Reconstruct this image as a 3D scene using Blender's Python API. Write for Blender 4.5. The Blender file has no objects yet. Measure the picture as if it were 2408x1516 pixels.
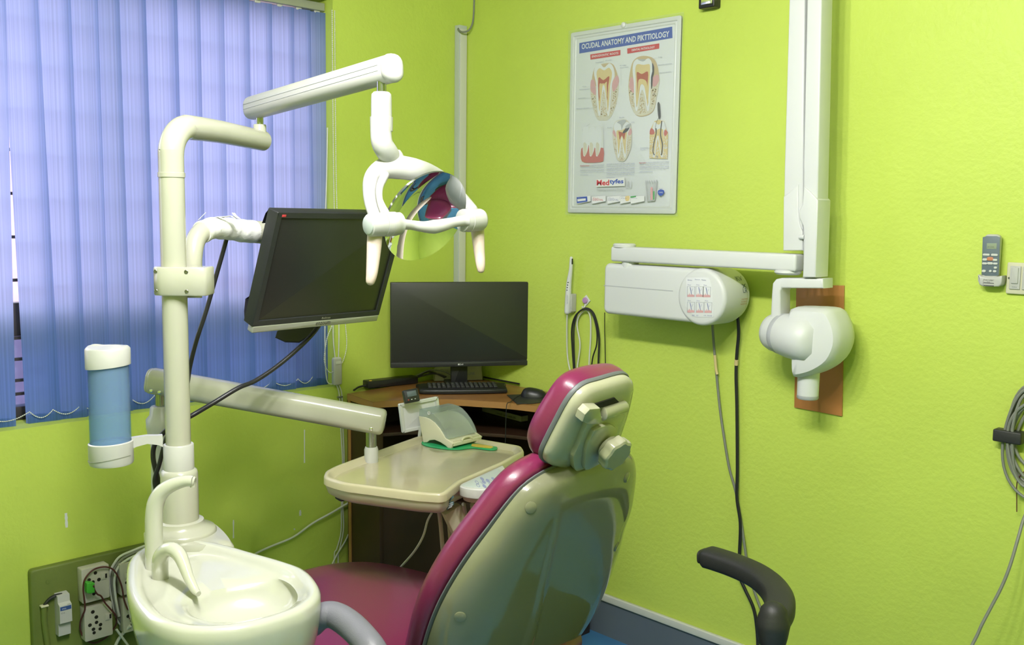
import bpy, bmesh, math, random
import numpy as np
from math import sin, cos, pi, radians
from mathutils import Vector as V, Matrix
random.seed(7)
SC = bpy.context.scene
COL = SC.collection

# ------------------------------------------------------------------ camera
YAW, PITCH, ROLL, FPX = radians(45.705), radians(6.371), radians(0.682), 2330.0
FW = V((-sin(YAW)*cos(PITCH), cos(YAW)*cos(PITCH), -sin(PITCH)))
RT0 = V((cos(YAW), sin(YAW), 0)); UP0 = RT0.cross(FW)
RT = RT0*cos(ROLL) + UP0*sin(ROLL); UP = UP0*cos(ROLL) - RT0*sin(ROLL)
CAM = V((3.305, -2.904, 1.66))
cd = bpy.data.cameras.new('camera'); cam = bpy.data.objects.new('camera', cd); COL.objects.link(cam)
cd.sensor_width = 36; cd.lens = FPX/2408*36; cd.clip_start = 0.05
cam.matrix_world = Matrix(((RT.x, UP.x, -FW.x, CAM.x), (RT.y, UP.y, -FW.y, CAM.y), (RT.z, UP.z, -FW.z, CAM.z), (0, 0, 0, 1)))
SC.camera = cam
# ------------------------------------------------------------------ view, world, lights
SC.view_settings.view_transform = 'Standard'; SC.view_settings.look = 'None'
SC.view_settings.gamma = 1; SC.view_settings.exposure = 0.0
SC.view_settings.use_curve_mapping = False
W = bpy.data.worlds.new('world'); SC.world = W; W.use_nodes = True
wn = W.node_tree; bg = wn.nodes['Background']
bg.inputs[0].default_value = (0.82, 0.80, 1.0, 1); bg.inputs[1].default_value = 5.4

LIGHT_X, LIGHT_Y = 2.30, -2.15
def tube_glow(x, y, z, power):
    l = bpy.data.lights.new('tube_glow', 'POINT'); l.energy = power; l.shadow_soft_size = 0.06; l.color = (1.0, 0.985, 0.95)
    o = bpy.data.objects.new('tube_glow', l); o.location = (x, y, z); COL.objects.link(o)
for k in range(4): tube_glow(LIGHT_X-.45+.30*k, LIGHT_Y, 2.60, 47)

# ------------------------------------------------------------------ measuring helpers
def ray(px, py): return RT*(px-1204) - UP*(py-758) + FW*FPX
def atz(px, py, z): d = ray(px, py); return CAM + d*((z-CAM.z)/d.z)
def wR(px, py, off=0.0): d = ray(px, py); return CAM + d*((-off-CAM.y)/d.y)
def wL(px, py, off=0.0): d = ray(px, py); return CAM + d*((off-CAM.x)/d.x)
def dep(px, py, Z): return CAM + ray(px, py)*(Z/FPX)
def onplane(px, py, P0, N): d = ray(px, py); return CAM + d*((P0-CAM).dot(N)/d.dot(N))
def depth(p): return (V(p)-CAM).dot(FW)

# ------------------------------------------------------------------ materials
def mat(name, col, rough=0.5, metal=0.0, spec=0.5, bump=0.0, bscale=200, var=0.0, vscale=3, coat=0.0, emit=None, trans=0.0, alpha=1.0, detail=3):
    m = bpy.data.materials.new(name); m.use_nodes = True
    nt = m.node_tree; b = nt.nodes['Principled BSDF']
    b.inputs['Base Color'].default_value = (*col, 1); b.inputs['Roughness'].default_value = rough
    b.inputs['Metallic'].default_value = metal; b.inputs['Specular IOR Level'].default_value = spec
    b.inputs['Coat Weight'].default_value = coat; b.inputs['Coat Roughness'].default_value = 0.08
    b.inputs['Transmission Weight'].default_value = trans; b.inputs['Alpha'].default_value = alpha
    tc = nt.nodes.new('ShaderNodeTexCoord')
    if var > 0:
        n = nt.nodes.new('ShaderNodeTexNoise'); n.inputs['Scale'].default_value = vscale; n.inputs['Detail'].default_value = 5
        nt.links.new(tc.outputs['Object'], n.inputs['Vector'])
        r = nt.nodes.new('ShaderNodeMapRange'); r.inputs['From Min'].default_value = 0.3; r.inputs['From Max'].default_value = 0.7
        r.inputs['To Min'].default_value = 1-var; r.inputs['To Max'].default_value = 1+var
        mx = nt.nodes.new('ShaderNodeVectorMath'); mx.operation = 'SCALE'; mx.inputs[0].default_value = col
        nt.links.new(n.outputs['Fac'], r.inputs['Value']); nt.links.new(r.outputs['Result'], mx.inputs['Scale'])
        nt.links.new(mx.outputs['Vector'], b.inputs['Base Color'])
    if bump > 0:
        n2 = nt.nodes.new('ShaderNodeTexNoise'); n2.inputs['Scale'].default_value = bscale; n2.inputs['Detail'].default_value = detail
        nt.links.new(tc.outputs['Object'], n2.inputs['Vector'])
        bp = nt.nodes.new('ShaderNodeBump'); bp.inputs['Strength'].default_value = bump; bp.inputs['Distance'].default_value = 0.004
        nt.links.new(n2.outputs['Fac'], bp.inputs['Height']); nt.links.new(bp.outputs['Normal'], b.inputs['Normal'])
    if emit: b.inputs['Emission Color'].default_value = (*emit[:3], 1); b.inputs['Emission Strength'].default_value = emit[3]
    return m
M = {}
def glassmat_(name, col, tr=0.85, rough=0.03):
    m = bpy.data.materials.new(name); m.use_nodes = True; nt = m.node_tree; nt.nodes.clear()
    o = nt.nodes.new('ShaderNodeOutputMaterial'); mx = nt.nodes.new('ShaderNodeMixShader')
    t = nt.nodes.new('ShaderNodeBsdfTransparent'); t.inputs[0].default_value = (*col, 1)
    g = nt.nodes.new('ShaderNodeBsdfPrincipled'); g.inputs['Roughness'].default_value = rough; g.inputs['Base Color'].default_value = (*[c*.8 for c in col], 1)
    mx.inputs[0].default_value = 1-tr
    nt.links.new(t.outputs[0], mx.inputs[1]); nt.links.new(g.outputs[0], mx.inputs[2]); nt.links.new(mx.outputs[0], o.inputs[0])
    return m
M['wall'] = mat('green_wall_paint', (0.51, 0.63, 0.105), 0.5, spec=0.35, bump=0.5, bscale=55, var=0.04, vscale=2.5, detail=6)
M['ceil'] = mat('white_ceiling_paint', (0.45, 0.45, 0.43), 0.9)
M['floor'] = mat('blue_vinyl', (0.055, 0.19, 0.40), 0.45, var=0.08, vscale=8)
M['skirt'] = mat('grey_vinyl_skirting', (0.115, 0.14, 0.18), 0.5)
M['trimw'] = mat('white_trim', (0.62, 0.62, 0.58), 0.5)
M['white'] = mat('white_plastic', (0.47, 0.47, 0.455), 0.32, spec=0.5)
M['xwhite'] = mat('xray_white_paint', (0.64, 0.65, 0.66), 0.42)
M['cream'] = mat('cream_enamel', (0.42, 0.42, 0.345), 0.22, coat=0.3)
M['ceram'] = mat('white_ceramic', (0.50, 0.505, 0.43), 0.12, coat=0.5)
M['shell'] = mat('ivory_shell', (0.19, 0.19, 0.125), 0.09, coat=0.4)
M['shell_lit'] = mat('ivory_shell_lit', (0.34, 0.335, 0.24), 0.16, coat=0.3)  # shell ivory painted lighter for the light falling on the headrest from above
M['ivory'] = mat('ivory_plastic', (0.60, 0.58, 0.43), 0.28, coat=0.2)
M['tray'] = mat('tray_beige', (0.46, 0.42, 0.275), 0.3, coat=0.2)
M['traytop'] = mat('clear_tray_cover_beige', (0.42, 0.375, 0.24), 0.16, coat=0.6, bump=0.25, bscale=9)
M['pink'] = mat('magenta_leatherette', (0.155, 0.0135, 0.056), 0.32, spec=0.5, bump=0.05, bscale=400, coat=0.15)
M['gasket'] = mat('grey_rubber', (0.10, 0.11, 0.115), 0.5)
M['armgrey'] = mat('grey_armrest_foam', (0.155, 0.155, 0.185), 0.45, bump=0.1, bscale=300)
M['black'] = mat('black_plastic', (0.012, 0.012, 0.014), 0.38)
M['bezel'] = mat('charcoal_bezel', (0.022, 0.023, 0.027), 0.35)
M['rubber'] = mat('black_foam', (0.022, 0.022, 0.022), 0.5, bump=0.15, bscale=500)
M['screen'] = mat('dark_screen', (0.018, 0.020, 0.018), 0.30, spec=0.6)
M['chrome'] = mat('chrome', (0.75, 0.76, 0.77), 0.12, metal=1)
M['pin'] = mat('brushed_pin', (0.34, 0.36, 0.36), 0.22, metal=1)
M['mirror'] = mat('mirror_glass', (0.80, 0.83, 0.86), 0.02, metal=1)
M['steel'] = mat('dark_steel', (0.25, 0.25, 0.25), 0.35, metal=1)
M['silver'] = mat('silver_plastic', (0.36, 0.37, 0.33), 0.35, metal=0.3)
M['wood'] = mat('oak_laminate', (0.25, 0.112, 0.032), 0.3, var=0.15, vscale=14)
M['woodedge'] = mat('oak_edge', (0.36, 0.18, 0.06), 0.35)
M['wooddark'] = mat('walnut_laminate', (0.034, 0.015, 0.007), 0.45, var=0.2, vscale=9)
M['orange'] = mat('orange_plastic_sheet', (0.46, 0.19, 0.055), 0.45, var=0.06, vscale=6)
M['cgrey'] = mat('grey_cable', (0.20, 0.21, 0.18), 0.5)
M['cwhite'] = mat('white_cable', (0.62, 0.63, 0.58), 0.45)
M['cblack'] = mat('black_cable', (0.015, 0.015, 0.018), 0.4)
M['cbrown'] = mat('brown_wire', (0.085, 0.02, 0.016), 0.5)
M['trunk'] = mat('grey_white_trunking', (0.50, 0.54, 0.53), 0.5)
M['board'] = mat('dusty_green_board', (0.13, 0.17, 0.030), 0.6, bump=0.2, bscale=60, var=0.15, vscale=5)
M['socket'] = mat('aged_white_socket', (0.50, 0.48, 0.42), 0.45)
M['hole'] = mat('dark_hole', (0.01, 0.008, 0.006), 0.8)
M['gplug'] = mat('green_plug', (0.06, 0.38, 0.03), 0.5)
M['labelblue'] = mat('label_blue', (0.035, 0.08, 0.26), 0.5)
M['paper'] = mat('white_paper', (0.70, 0.71, 0.74), 0.35)
M['frame'] = mat('white_frame', (0.66, 0.67, 0.66), 0.3)
M['pblue'] = mat('print_blue', (0.045, 0.095, 0.40), 0.4)
M['pred'] = mat('print_red', (0.55, 0.05, 0.06), 0.4)
M['ptext'] = mat('print_grey_blue', (0.22, 0.24, 0.42), 0.4)
M['pgrey'] = mat('print_mid_grey', (0.42, 0.43, 0.46), 0.4)
M['pink2'] = mat('print_gum_pink', (0.62, 0.34, 0.36), 0.4)
M['pgum'] = mat('print_gum_red', (0.52, 0.14, 0.12), 0.4)
M['pyel'] = mat('print_dentine', (0.66, 0.52, 0.26), 0.4)
M['ptan'] = mat('print_tan', (0.55, 0.42, 0.25), 0.4)
M['pnerve'] = mat('print_nerve_red', (0.42, 0.10, 0.06), 0.4)
M['pdark'] = mat('print_dark', (0.06, 0.06, 0.07), 0.4)
M['pgreen'] = mat('print_green', (0.10, 0.35, 0.12), 0.4)
M['bone'] = mat('print_bone', (0.62, 0.58, 0.48), 0.4)
M['purple'] = mat('lilac_plastic', (0.45, 0.25, 0.52), 0.4)
M['rgrey'] = mat('remote_grey', (0.115, 0.15, 0.18), 0.4)
M['rlcd'] = mat('lcd_grey_green', (0.26, 0.31, 0.22), 0.3)
M['rorange'] = mat('remote_orange', (0.50, 0.19, 0.10), 0.4)
M['rbtn'] = mat('remote_button', (0.55, 0.56, 0.53), 0.4)
M['panelgrey'] = mat('control_panel_grey', (0.43, 0.48, 0.47), 0.35)
M['badge'] = mat('badge_teal', (0.05, 0.10, 0.11), 0.4)
M['green'] = mat('green_plastic', (0.015, 0.30, 0.105), 0.4)
M['yellow'] = mat('yellow_plastic', (0.60, 0.42, 0.06), 0.4)
M['handle'] = mat('pinkish_silicone', (0.62, 0.50, 0.45), 0.45)
M['pgreyring'] = mat('grey_ring', (0.42, 0.43, 0.46), 0.4)
M['tape'] = mat('white_cloth_tape', (0.78, 0.78, 0.77), 0.7, bump=0.5, bscale=70)
M['winframe'] = mat('dark_window_frame', (0.035, 0.028, 0.028), 0.5)
M['keys'] = mat('key_caps', (0.02, 0.02, 0.022), 0.4)
M['legend'] = mat('key_legends', (0.45, 0.48, 0.42), 0.4)
M['offwhite'] = mat('old_white_plastic', (0.42, 0.42, 0.33), 0.45)
M['flmat'] = mat('fluorescent_tube', (0.9, 0.9, 0.9), 0.5, emit=(1, 0.98, 0.93, 3))
M['asphalt'] = mat('outside_paving', (0.10, 0.10, 0.10), 0.9)
M['dimglass'] = glassmat_('light_dimming_glass', (0.45, 0.52, 0.68), 0.85)  # tint added to the lower panes so less light reaches the blind there
M['outwall'] = mat('outside_plastered_wall', (0.62, 0.42, 0.42), 0.9, var=0.2, vscale=2)
M['bead'] = mat('bead_chain', (0.70, 0.70, 0.66), 0.35)

M['glass'] = glassmat_('window_glass', (0.96, 0.97, 0.97), 0.92)
M['clear'] = glassmat_('clear_acrylic', (0.70, 0.78, 0.77), 0.66)
M['tubeblue'] = glassmat_('blue_acrylic', (0.50, 0.70, 0.90), 0.72)
M['film'] = glassmat_('clear_film', (0.97, 0.98, 0.98), 0.95, 0.05)

def blindmat():
    m = bpy.data.materials.new('blue_blind_fabric'); m.use_nodes = True; nt = m.node_tree; nt.nodes.clear()
    o = nt.nodes.new('ShaderNodeOutputMaterial')
    tc = nt.nodes.new('ShaderNodeTexCoord'); sp = nt.nodes.new('ShaderNodeSeparateXYZ'); nt.links.new(tc.outputs['Object'], sp.inputs[0])
    cb = nt.nodes.new('ShaderNodeCombineXYZ'); nt.links.new(sp.outputs['Y'], cb.inputs['Y'])
    wv = nt.nodes.new('ShaderNodeTexNoise'); wv.inputs['Scale'].default_value = 160; wv.inputs['Detail'].default_value = 1
    nt.links.new(cb.outputs[0], wv.inputs['Vector'])
    rp = nt.nodes.new('ShaderNodeMapRange'); rp.inputs['From Min'].default_value = 0.35; rp.inputs['From Max'].default_value = 0.65
    rp.inputs['To Min'].default_value = 0.90; rp.inputs['To Max'].default_value = 1.08; nt.links.new(wv.outputs['Fac'], rp.inputs['Value'])
    def sc(col):
        s = nt.nodes.new('ShaderNodeVectorMath'); s.operation = 'SCALE'; s.inputs[0].default_value = col
        nt.links.new(rp.outputs[0], s.inputs['Scale']); return s.outputs['Vector']
    d = nt.nodes.new('ShaderNodeBsdfDiffuse'); nt.links.new(sc((0.09, 0.20, 0.48)), d.inputs[0])
    t = nt.nodes.new('ShaderNodeBsdfTranslucent'); nt.links.new(sc((0.62, 0.62, 0.86)), t.inputs[0])
    mx = nt.nodes.new('ShaderNodeMixShader'); mx.inputs[0].default_value = 0.5
    nt.links.new(d.outputs[0], mx.inputs[1]); nt.links.new(t.outputs[0], mx.inputs[2]); nt.links.new(mx.outputs[0], o.inputs[0])
    return m
M['blind'] = blindmat()

# ------------------------------------------------------------------ mesh helpers
class MB:
    def __init__(s): s.v = []; s.f = []; s.m = []
    def add(s, vs, fs, mi=0):
        n = len(s.v); s.v += [V(p) for p in vs]
        for f in fs: s.f.append(tuple(i+n for i in f)); s.m.append(mi)
ORI = {}
def obj(name, mb, mats, parent=None, origin=None, flat=False, angle=40, label=None):
    if isinstance(mats, str): mats = [mats]
    if parent is not None: o0 = ORI[parent.name]
    elif origin is not None: o0 = V(origin)
    else:
        xs = [p.x for p in mb.v]; ys = [p.y for p in mb.v]; zs = [p.z for p in mb.v]
        o0 = V(((min(xs)+max(xs))/2, (min(ys)+max(ys))/2, min(zs)))
    me = bpy.data.meshes.new(name)
    me.from_pydata([tuple(p-o0) for p in mb.v], [], mb.f); 
    for k in mats: me.materials.append(M[k])
    me.polygons.foreach_set('material_index', mb.m)
    bm = bmesh.new(); bm.from_mesh(me); bmesh.ops.remove_doubles(bm, verts=bm.verts, dist=1e-6)
    bmesh.ops.recalc_face_normals(bm, faces=bm.faces); bm.to_mesh(me); bm.free()
    if not flat:
        me.shade_smooth(); me.set_sharp_from_angle(angle=radians(angle))
    o = bpy.data.objects.new(name, me); COL.objects.link(o)
    if parent is not None: o.parent = parent
    else: o.location = o0
    ORI[o.name] = o0
    if label: o['label'] = label
    return o
def thing(name, loc, label, cat, group=None):
    o = bpy.data.objects.new(name, None); o.empty_display_size = 0.05; COL.objects.link(o); o.location = loc
    o['label'] = label; o['category'] = cat
    if group: o['group'] = group
    ORI[o.name] = V(loc); return o
def tag(o, label, cat, group=None):
    o['label'] = label; o['category'] = cat
    if group: o['group'] = group
    return o
def struct(name, mb, mats, **k):
    o = obj(name, mb, mats, **k)
    if k.get('parent') is None: o['kind'] = 'structure'
    return o

def rings(mb, rs, c0=True, c1=True, mi=0, closed=True):
    n = len(rs[0]); vs = [p for r in rs for p in r]; fs = []
    for i in range(len(rs)-1):
        for j in range(n if closed else n-1):
            k = (j+1) % n
            fs.append((i*n+j, i*n+k, (i+1)*n+k, (i+1)*n+j))
    if c0: fs.append(tuple(range(n-1, -1, -1)))
    if c1: fs.append(tuple((len(rs)-1)*n+j for j in range(n)))
    mb.add(vs, fs, mi)
def frame3(a):
    a = V(a).normalized(); t = V((0, 0, 1)) if abs(a.z) < 0.9 else V((1, 0, 0))
    x = t.cross(a).normalized(); return x, a.cross(x).normalized()
def catmull(pts, n=6, closed=False):
    P = [V(p) for p in pts]; out = []
    L = len(P); rng = range(L) if closed else range(L-1)
    for i in rng:
        if closed: p0, p1, p2, p3 = P[i-1], P[i], P[(i+1) % L], P[(i+2) % L]
        else: p0, p1, p2, p3 = P[max(i-1, 0)], P[i], P[i+1], P[min(i+2, L-1)]
        for k in range(n):
            t = k/n
            out.append(0.5*((2*p1)+(p2-p0)*t+(2*p0-5*p1+4*p2-p3)*t*t+(3*p1-p0-3*p2+p3)*t**3))
    if not closed: out.append(P[-1].copy())
    return out
def tube(mb, pts, r, seg=12, smooth=0, mi=0, round_end=False, flatx=1.0):
    P = [V(p) for p in pts]; R = list(r) if isinstance(r, (list, tuple)) else [r]*len(P)
    if smooth:
        Q = catmull(P, smooth)
        RR = []
        for i in range(len(R)-1):
            for k in range(smooth): RR.append(R[i]+(R[i+1]-R[i])*k/smooth)
        RR.append(R[-1]); P, R = Q, RR
    T = [(P[min(i+1, len(P)-1)]-P[max(i-1, 0)]).normalized() for i in range(len(P))]
    x, y = frame3(T[0]); rs = []
    for i, p in enumerate(P):
        if i:
            x = (x - T[i]*x.dot(T[i])).normalized(); y = T[i].cross(x)
        if round_end and i == 0:
            for a in (0.15, 0.45, 0.75):
                rs.append([p - T[i]*R[i]*cos(a*pi/2)*0.9 + (x*cos(2*pi*j/seg)*flatx+y*sin(2*pi*j/seg))*R[i]*sin(a*pi/2) for j in range(seg)])
        rs.append([p + (x*cos(2*pi*j/seg)*flatx+y*sin(2*pi*j/seg))*R[i] for j in range(seg)])
        if round_end and i == len(P)-1:
            for a in (0.75, 0.45, 0.15):
                rs.append([p + T[i]*R[i]*cos(a*pi/2)*0.9 + (x*cos(2*pi*j/seg)*flatx+y*sin(2*pi*j/seg))*R[i]*sin(a*pi/2) for j in range(seg)])
    rings(mb, rs, mi=mi)
def lathe(mb, o, axis, prof, seg=32, mi=0, sx=1.0, xdir=None, caps=True):
    a = V(axis).normalized(); x, y = frame3(a)
    if xdir is not None: x = (V(xdir)-a*V(xdir).dot(a)).normalized(); y = a.cross(x)
    rs = [[V(o)+a*h+(x*cos(2*pi*j/seg)*sx+y*sin(2*pi*j/seg))*max(r, 1e-4) for j in range(seg)] for r, h in prof]
    rings(mb, rs, c0=caps, c1=caps, mi=mi)
class Fr:
    def __init__(s, o, x, y, z=None):
        s.o = V(o); s.x = V(x).normalized(); s.y = (V(y)-s.x*V(y).dot(s.x)).normalized(); s.z = s.x.cross(s.y)
        if z is not None and s.z.dot(V(z)) < 0: s.z = -s.z
    def __call__(s, a, b, c=0.0): return s.o+s.x*a+s.y*b+s.z*c
    def inv(s, p): d = V(p)-s.o; return (d.dot(s.x), d.dot(s.y), d.dot(s.z))
def inset(poly, d):
    n = len(poly); out = []
    A = sum(poly[i][0]*poly[(i+1) % n][1]-poly[(i+1) % n][0]*poly[i][1] for i in range(n)); sg = 1 if A > 0 else -1
    for i in range(n):
        p0, p1, p2 = poly[i-1], poly[i], poly[(i+1) % n]
        e1 = V((p1[0]-p0[0], p1[1]-p0[1])); e2 = V((p2[0]-p1[0], p2[1]-p1[1]))
        if e1.length < 1e-9 or e2.length < 1e-9: out.append(tuple(p1)); continue
        e1.normalize(); e2.normalize()
        nn = V((-e1.y-e2.y, e1.x+e2.x))*sg
        if nn.length < 1e-6: out.append(tuple(p1)); continue
        nn.normalize(); c = max(0.35, nn.dot(V((-e1.y, e1.x))*sg))
        out.append((p1[0]+nn.x*d/c, p1[1]+nn.y*d/c))
    return out
def roundrect(w, h, r, s=5, cx=0, cy=0):
    out = []
    for (sx, sy, a0) in ((1, 1, 0), (-1, 1, 90), (-1, -1, 180), (1, -1, 270)):
        for k in range(s+1):
            a = radians(a0+90*k/s)
            out.append((cx+sx*(w/2-r)+r*cos(a), cy+sy*(h/2-r)+r*sin(a)))
    return out
def smoothpoly(pts, n=5): return [(p.x, p.y) for p in catmull([V((a, b, 0)) for a, b in pts], n, closed=True)]
def plate(mb, poly, fr, c0, c1, bev=0.0, mi=0, bsteps=3):
    """solid slab of outline poly between local z c0 and c1, edges rounded by bev"""
    rs = []
    if bev > 0:
        for k in range(bsteps+1):
            a = pi/2*k/bsteps; rs.append([fr(x, y, c0+(1 if c1 > c0 else -1)*bev*(1-cos(a))) for x, y in inset(poly, bev*(1-sin(a)))])
        for k in range(bsteps+1):
            a = pi/2*(1-k/bsteps); rs.append([fr(x, y, c1-(1 if c1 > c0 else -1)*bev*(1-cos(a))) for x, y in inset(poly, bev*(1-sin(a)))])
    else:
        rs = [[fr(x, y, c0) for x, y in poly], [fr(x, y, c1) for x, y in poly]]
    rings(mb, rs, mi=mi)
def flat(mb, poly, fr, c, mi=0): mb.add([fr(x, y, c) for x, y in poly], [tuple(range(len(poly)))], mi)
def box(mb, fr, cx, cy, cz, w, h, d, bev=0.0, mi=0, r=None):
    """box centred at local (cx,cy,cz): w along x, h along y, d along z"""
    if r is None: r = bev
    p = roundrect(w, h, max(r, 1e-5), 4, cx, cy) if r > 0 else [(cx+w/2, cy+h/2), (cx-w/2, cy+h/2), (cx-w/2, cy-h/2), (cx+w/2, cy-h/2)]
    plate(mb, p, fr, cz-d/2, cz+d/2, min(bev, d*0.49), mi)
WF = Fr((0, 0, 0), (1, 0, 0), (0, 1, 0))            # world frame
RWF = Fr((0, 0, 0), (1, 0, 0), (0, 0, 1), (0, -1, 0))  # right wall: x, z, distance out of the wall
LWF = Fr((0, 0, 0), (0, 1, 0), (0, 0, 1), (1, 0, 0))   # left wall: y, z, distance out of the wall
def wbox(mb, a, b, bev=0.0, mi=0):
    box(mb, WF, (a[0]+b[0])/2, (a[1]+b[1])/2, (a[2]+b[2])/2, abs(b[0]-a[0]), abs(b[1]-a[1]), abs(b[2]-a[2]), bev, mi)
def pillow(mb, poly, fr, prof, mi=0, c=None):
    """prof: (scale, inset, height) rings of the outline about its centre, from one face round to the other"""
    if c is None: c = (sum(p[0] for p in poly)/len(poly), sum(p[1] for p in poly)/len(poly))
    rs = [[fr(c[0]+(x-c[0])*s, c[1]+(y-c[1])*s, h) for x, y in inset(poly, d)] for s, d, h in prof]
    rings(mb, rs, mi=mi)
def beam(mb, p0, p1, w, h, bev, up=(0, 0, 1), mi=0, r=None):
    a = (V(p1)-V(p0)); L = a.length; a.normalize()
    x = V(up).cross(a).normalized(); y = a.cross(x)
    fr = Fr(p0, x, y); 
    if fr.z.dot(a) < 0: fr.z = -fr.z
    box(mb, fr, 0, 0, L/2, w, h, L, bev, mi, r=r)
_tc = {}
def textpolys(body, bold=0.0):
    if (body, bold) in _tc: return _tc[(body, bold)]
    cu = bpy.data.curves.new('t', 'FONT'); cu.body = body; cu.size = 1; cu.resolution_u = 2; cu.offset = bold
    ob = bpy.data.objects.new('t', cu); COL.objects.link(ob)
    dg = bpy.context.evaluated_depsgraph_get(); dg.update()
    me = bpy.data.meshes.new_from_object(ob.evaluated_get(dg))
    vs = [v.co.copy() for v in me.vertices]; fs = [tuple(p.vertices) for p in me.polygons]
    bpy.data.objects.remove(ob); bpy.data.curves.remove(cu); bpy.data.meshes.remove(me)
    _tc[(body, bold)] = (vs, fs); return vs, fs
def text(mb, body, fr, x0, y0, w, h, c, mi=0, shear=0.0, bold=0.0):
    """flat lettering filling the local rectangle (x0,y0,w,h) at local height c"""
    vs, fs = textpolys(body, bold)
    if not vs: return
    a0, a1 = min(v.x for v in vs), max(v.x for v in vs); b0, b1 = min(v.y for v in vs), max(v.y for v in vs)
    sx = w/max(a1-a0, 1e-6); sy = h/max(b1-b0, 1e-6)
    mb.add([fr(x0+(v.x-a0)*sx+shear*(v.y-b0)*sy, y0+(v.y-b0)*sy, c) for v in vs], fs, mi)
def screw(name, p, n, r, parent, m='chrome'):
    b = MB(); lathe(b, p, n, [(r*1.0, -0.001), (r, 0.0008), (r*0.8, 0.0016), (r*0.35, 0.0016), (r*0.3, 0.0006), (0, 0.0006)], 14)
    return obj(name, b, m, parent)

# ================================================================== ROOM
RX, RY, RH = 4.6, -4.1, 2.75
WT = 0.22
WY0, WY1, WZ0, WZ1 = -3.2, -0.665, 0.955, 2.47      # window opening in the left wall
b = MB(); wbox(b, (-WT, RY-WT, -0.1), (RX+WT, WT, 0)); struct('floor', b, 'floor', flat=True)
b = MB(); wbox(b, (-WT, RY-WT, RH), (RX+WT, WT, RH+0.1)); struct('ceiling', b, 'ceil', flat=True)
b = MB(); wbox(b, (-WT, 0, 0), (RX+WT, WT, RH)); struct('wall_right', b, 'wall', flat=True)
b = MB()
wbox(b, (-WT, RY, 0), (0, 0, WZ0)); wbox(b, (-WT, RY, WZ1), (0, 0, RH)); wbox(b, (-WT, WY1, WZ0), (0, 0, WZ1)); wbox(b, (-WT, RY, WZ0), (0, WY0, WZ1))
wl = struct('wall_left', b, 'wall', flat=True)
b = MB(); wbox(b, (-WT, RY-WT, 0), (RX+WT, RY, RH)); struct('wall_front', b, 'wall', flat=True)
b = MB(); wbox(b, (RX, RY, 0), (RX+WT, 0, RH)); struct('wall_back', b, 'wall', flat=True)
for (x1, y1, x2, y2, w) in ((155, 1206, 157, 1240, 5), (716, 1010, 716, 1088, 2.5), (706, 1199, 706, 1212, 4), (549, 1222, 549, 1265, 2.5), (692, 1242, 693, 1246, 3)):
    b = MB(); p = wL(x1, y1, .0008); q = wL(x2, y2, .0008); ww = w/2330*depth(p)/0.7/2
    n_ = 7; L = []; R_ = []
    for k in range(n_):
        c = p.lerp(q, k/(n_-1)); s = ww*(0.7+0.5*random.random())
        L.append(LWF(c.y-s, c.z, .0008)); R_.append(LWF(c.y+s, c.z, .0008))
    b.add(L+R_[::-1], [tuple(range(2*n_))]); struct('paint_chip', b, 'paper', parent=wl, flat=True)
# skirting
zt = 0.17
b = MB(); wbox(b, (0, -0.006, 0), (RX, 0, zt-0.028)); struct('baseboard_right', b, 'skirt', flat=True)
b = MB(); wbox(b, (0, -0.016, zt-0.028), (RX, 0, zt), 0.003); struct('trim_1', b, 'trimw')
b = MB(); wbox(b, (0, RY, 0), (0.006, -0.02, zt-0.028)); struct('baseboard_left', b, 'skirt', flat=True)
b = MB(); wbox(b, (0, RY, zt-0.028), (0.016, -0.02, zt), 0.003); struct('trim_2', b, 'trimw')
# ceiling lamps
for (lx, ly, lb) in ((LIGHT_X, LIGHT_Y, 'fluorescent batten on the ceiling'),):
    t = thing('ceiling_light', (lx, ly, RH), 'white '+lb, 'ceiling light')
    b = MB(); wbox(b, (lx-.62, ly-.06, 2.70), (lx+.62, ly+.06, RH), .006); obj('batten', b, 'white', t)
    for s in (-.035, .035):
        b = MB(); tube(b, [(lx-.58, ly+s, 2.685), (lx+.58, ly+s, 2.685)], .013, 12); obj('lamp_tube', b, 'flmat', t)
# window
t = thing('window_1', (-0.17, (WY0+WY1)/2, WZ0), 'wide window with dark frame and bars behind the blue blind', 'window'); t['kind'] = 'structure'
b = MB(); ft = .045
for (y0, y1, z0, z1) in ((WY0, WY1, WZ0, WZ0+ft), (WY0, WY1, WZ1-ft, WZ1), (WY0, WY0+ft, WZ0, WZ1), (WY1-ft, WY1, WZ0, WZ1), (WY0, WY1, 1.235, 1.345)):
    wbox(b, (-.19, y0, z0), (-.14, y1, z1), .003)
for y in (-2.35, -1.5): wbox(b, (-.19, y-.025, WZ0), (-.14, y+.025, WZ1), .003)
obj('window_frame', b, 'winframe', t)
b = MB()
for z in (1.045, 1.09, 1.16, 1.23, 1.42, 1.56, 1.70, 1.84, 1.98, 2.12, 2.26): wbox(b, (-.138, WY0, z-.005), (-.128, WY1, z+.005))
obj('burglar_bar', b, 'winframe', t, flat=True)
b = MB(); wbox(b, (-.168, WY0+.02, 1.30), (-.164, WY1-.02, WZ1-.02)); obj('pane', b, 'glass', t, flat=True)
b = MB(); wbox(b, (-.168, WY0+.02, WZ0+.02), (-.164, WY1-.02, 1.28)); obj('pane', b, 'dimglass', t, flat=True)
b = MB(); wbox(b, (-9, -8.0, -1.0), (-8.6, 14, 3.4)); o = struct('outside_wall', b, 'outwall', flat=True)  # building wall outside, across from the window
b = MB(); wbox(b, (-40, -40, -1.1), (-WT, 40, -1.0)); o = struct('outside_ground', b, 'asphalt', flat=True)  # unseen ground outside, kept dark so little light bounces up to the blind
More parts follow.
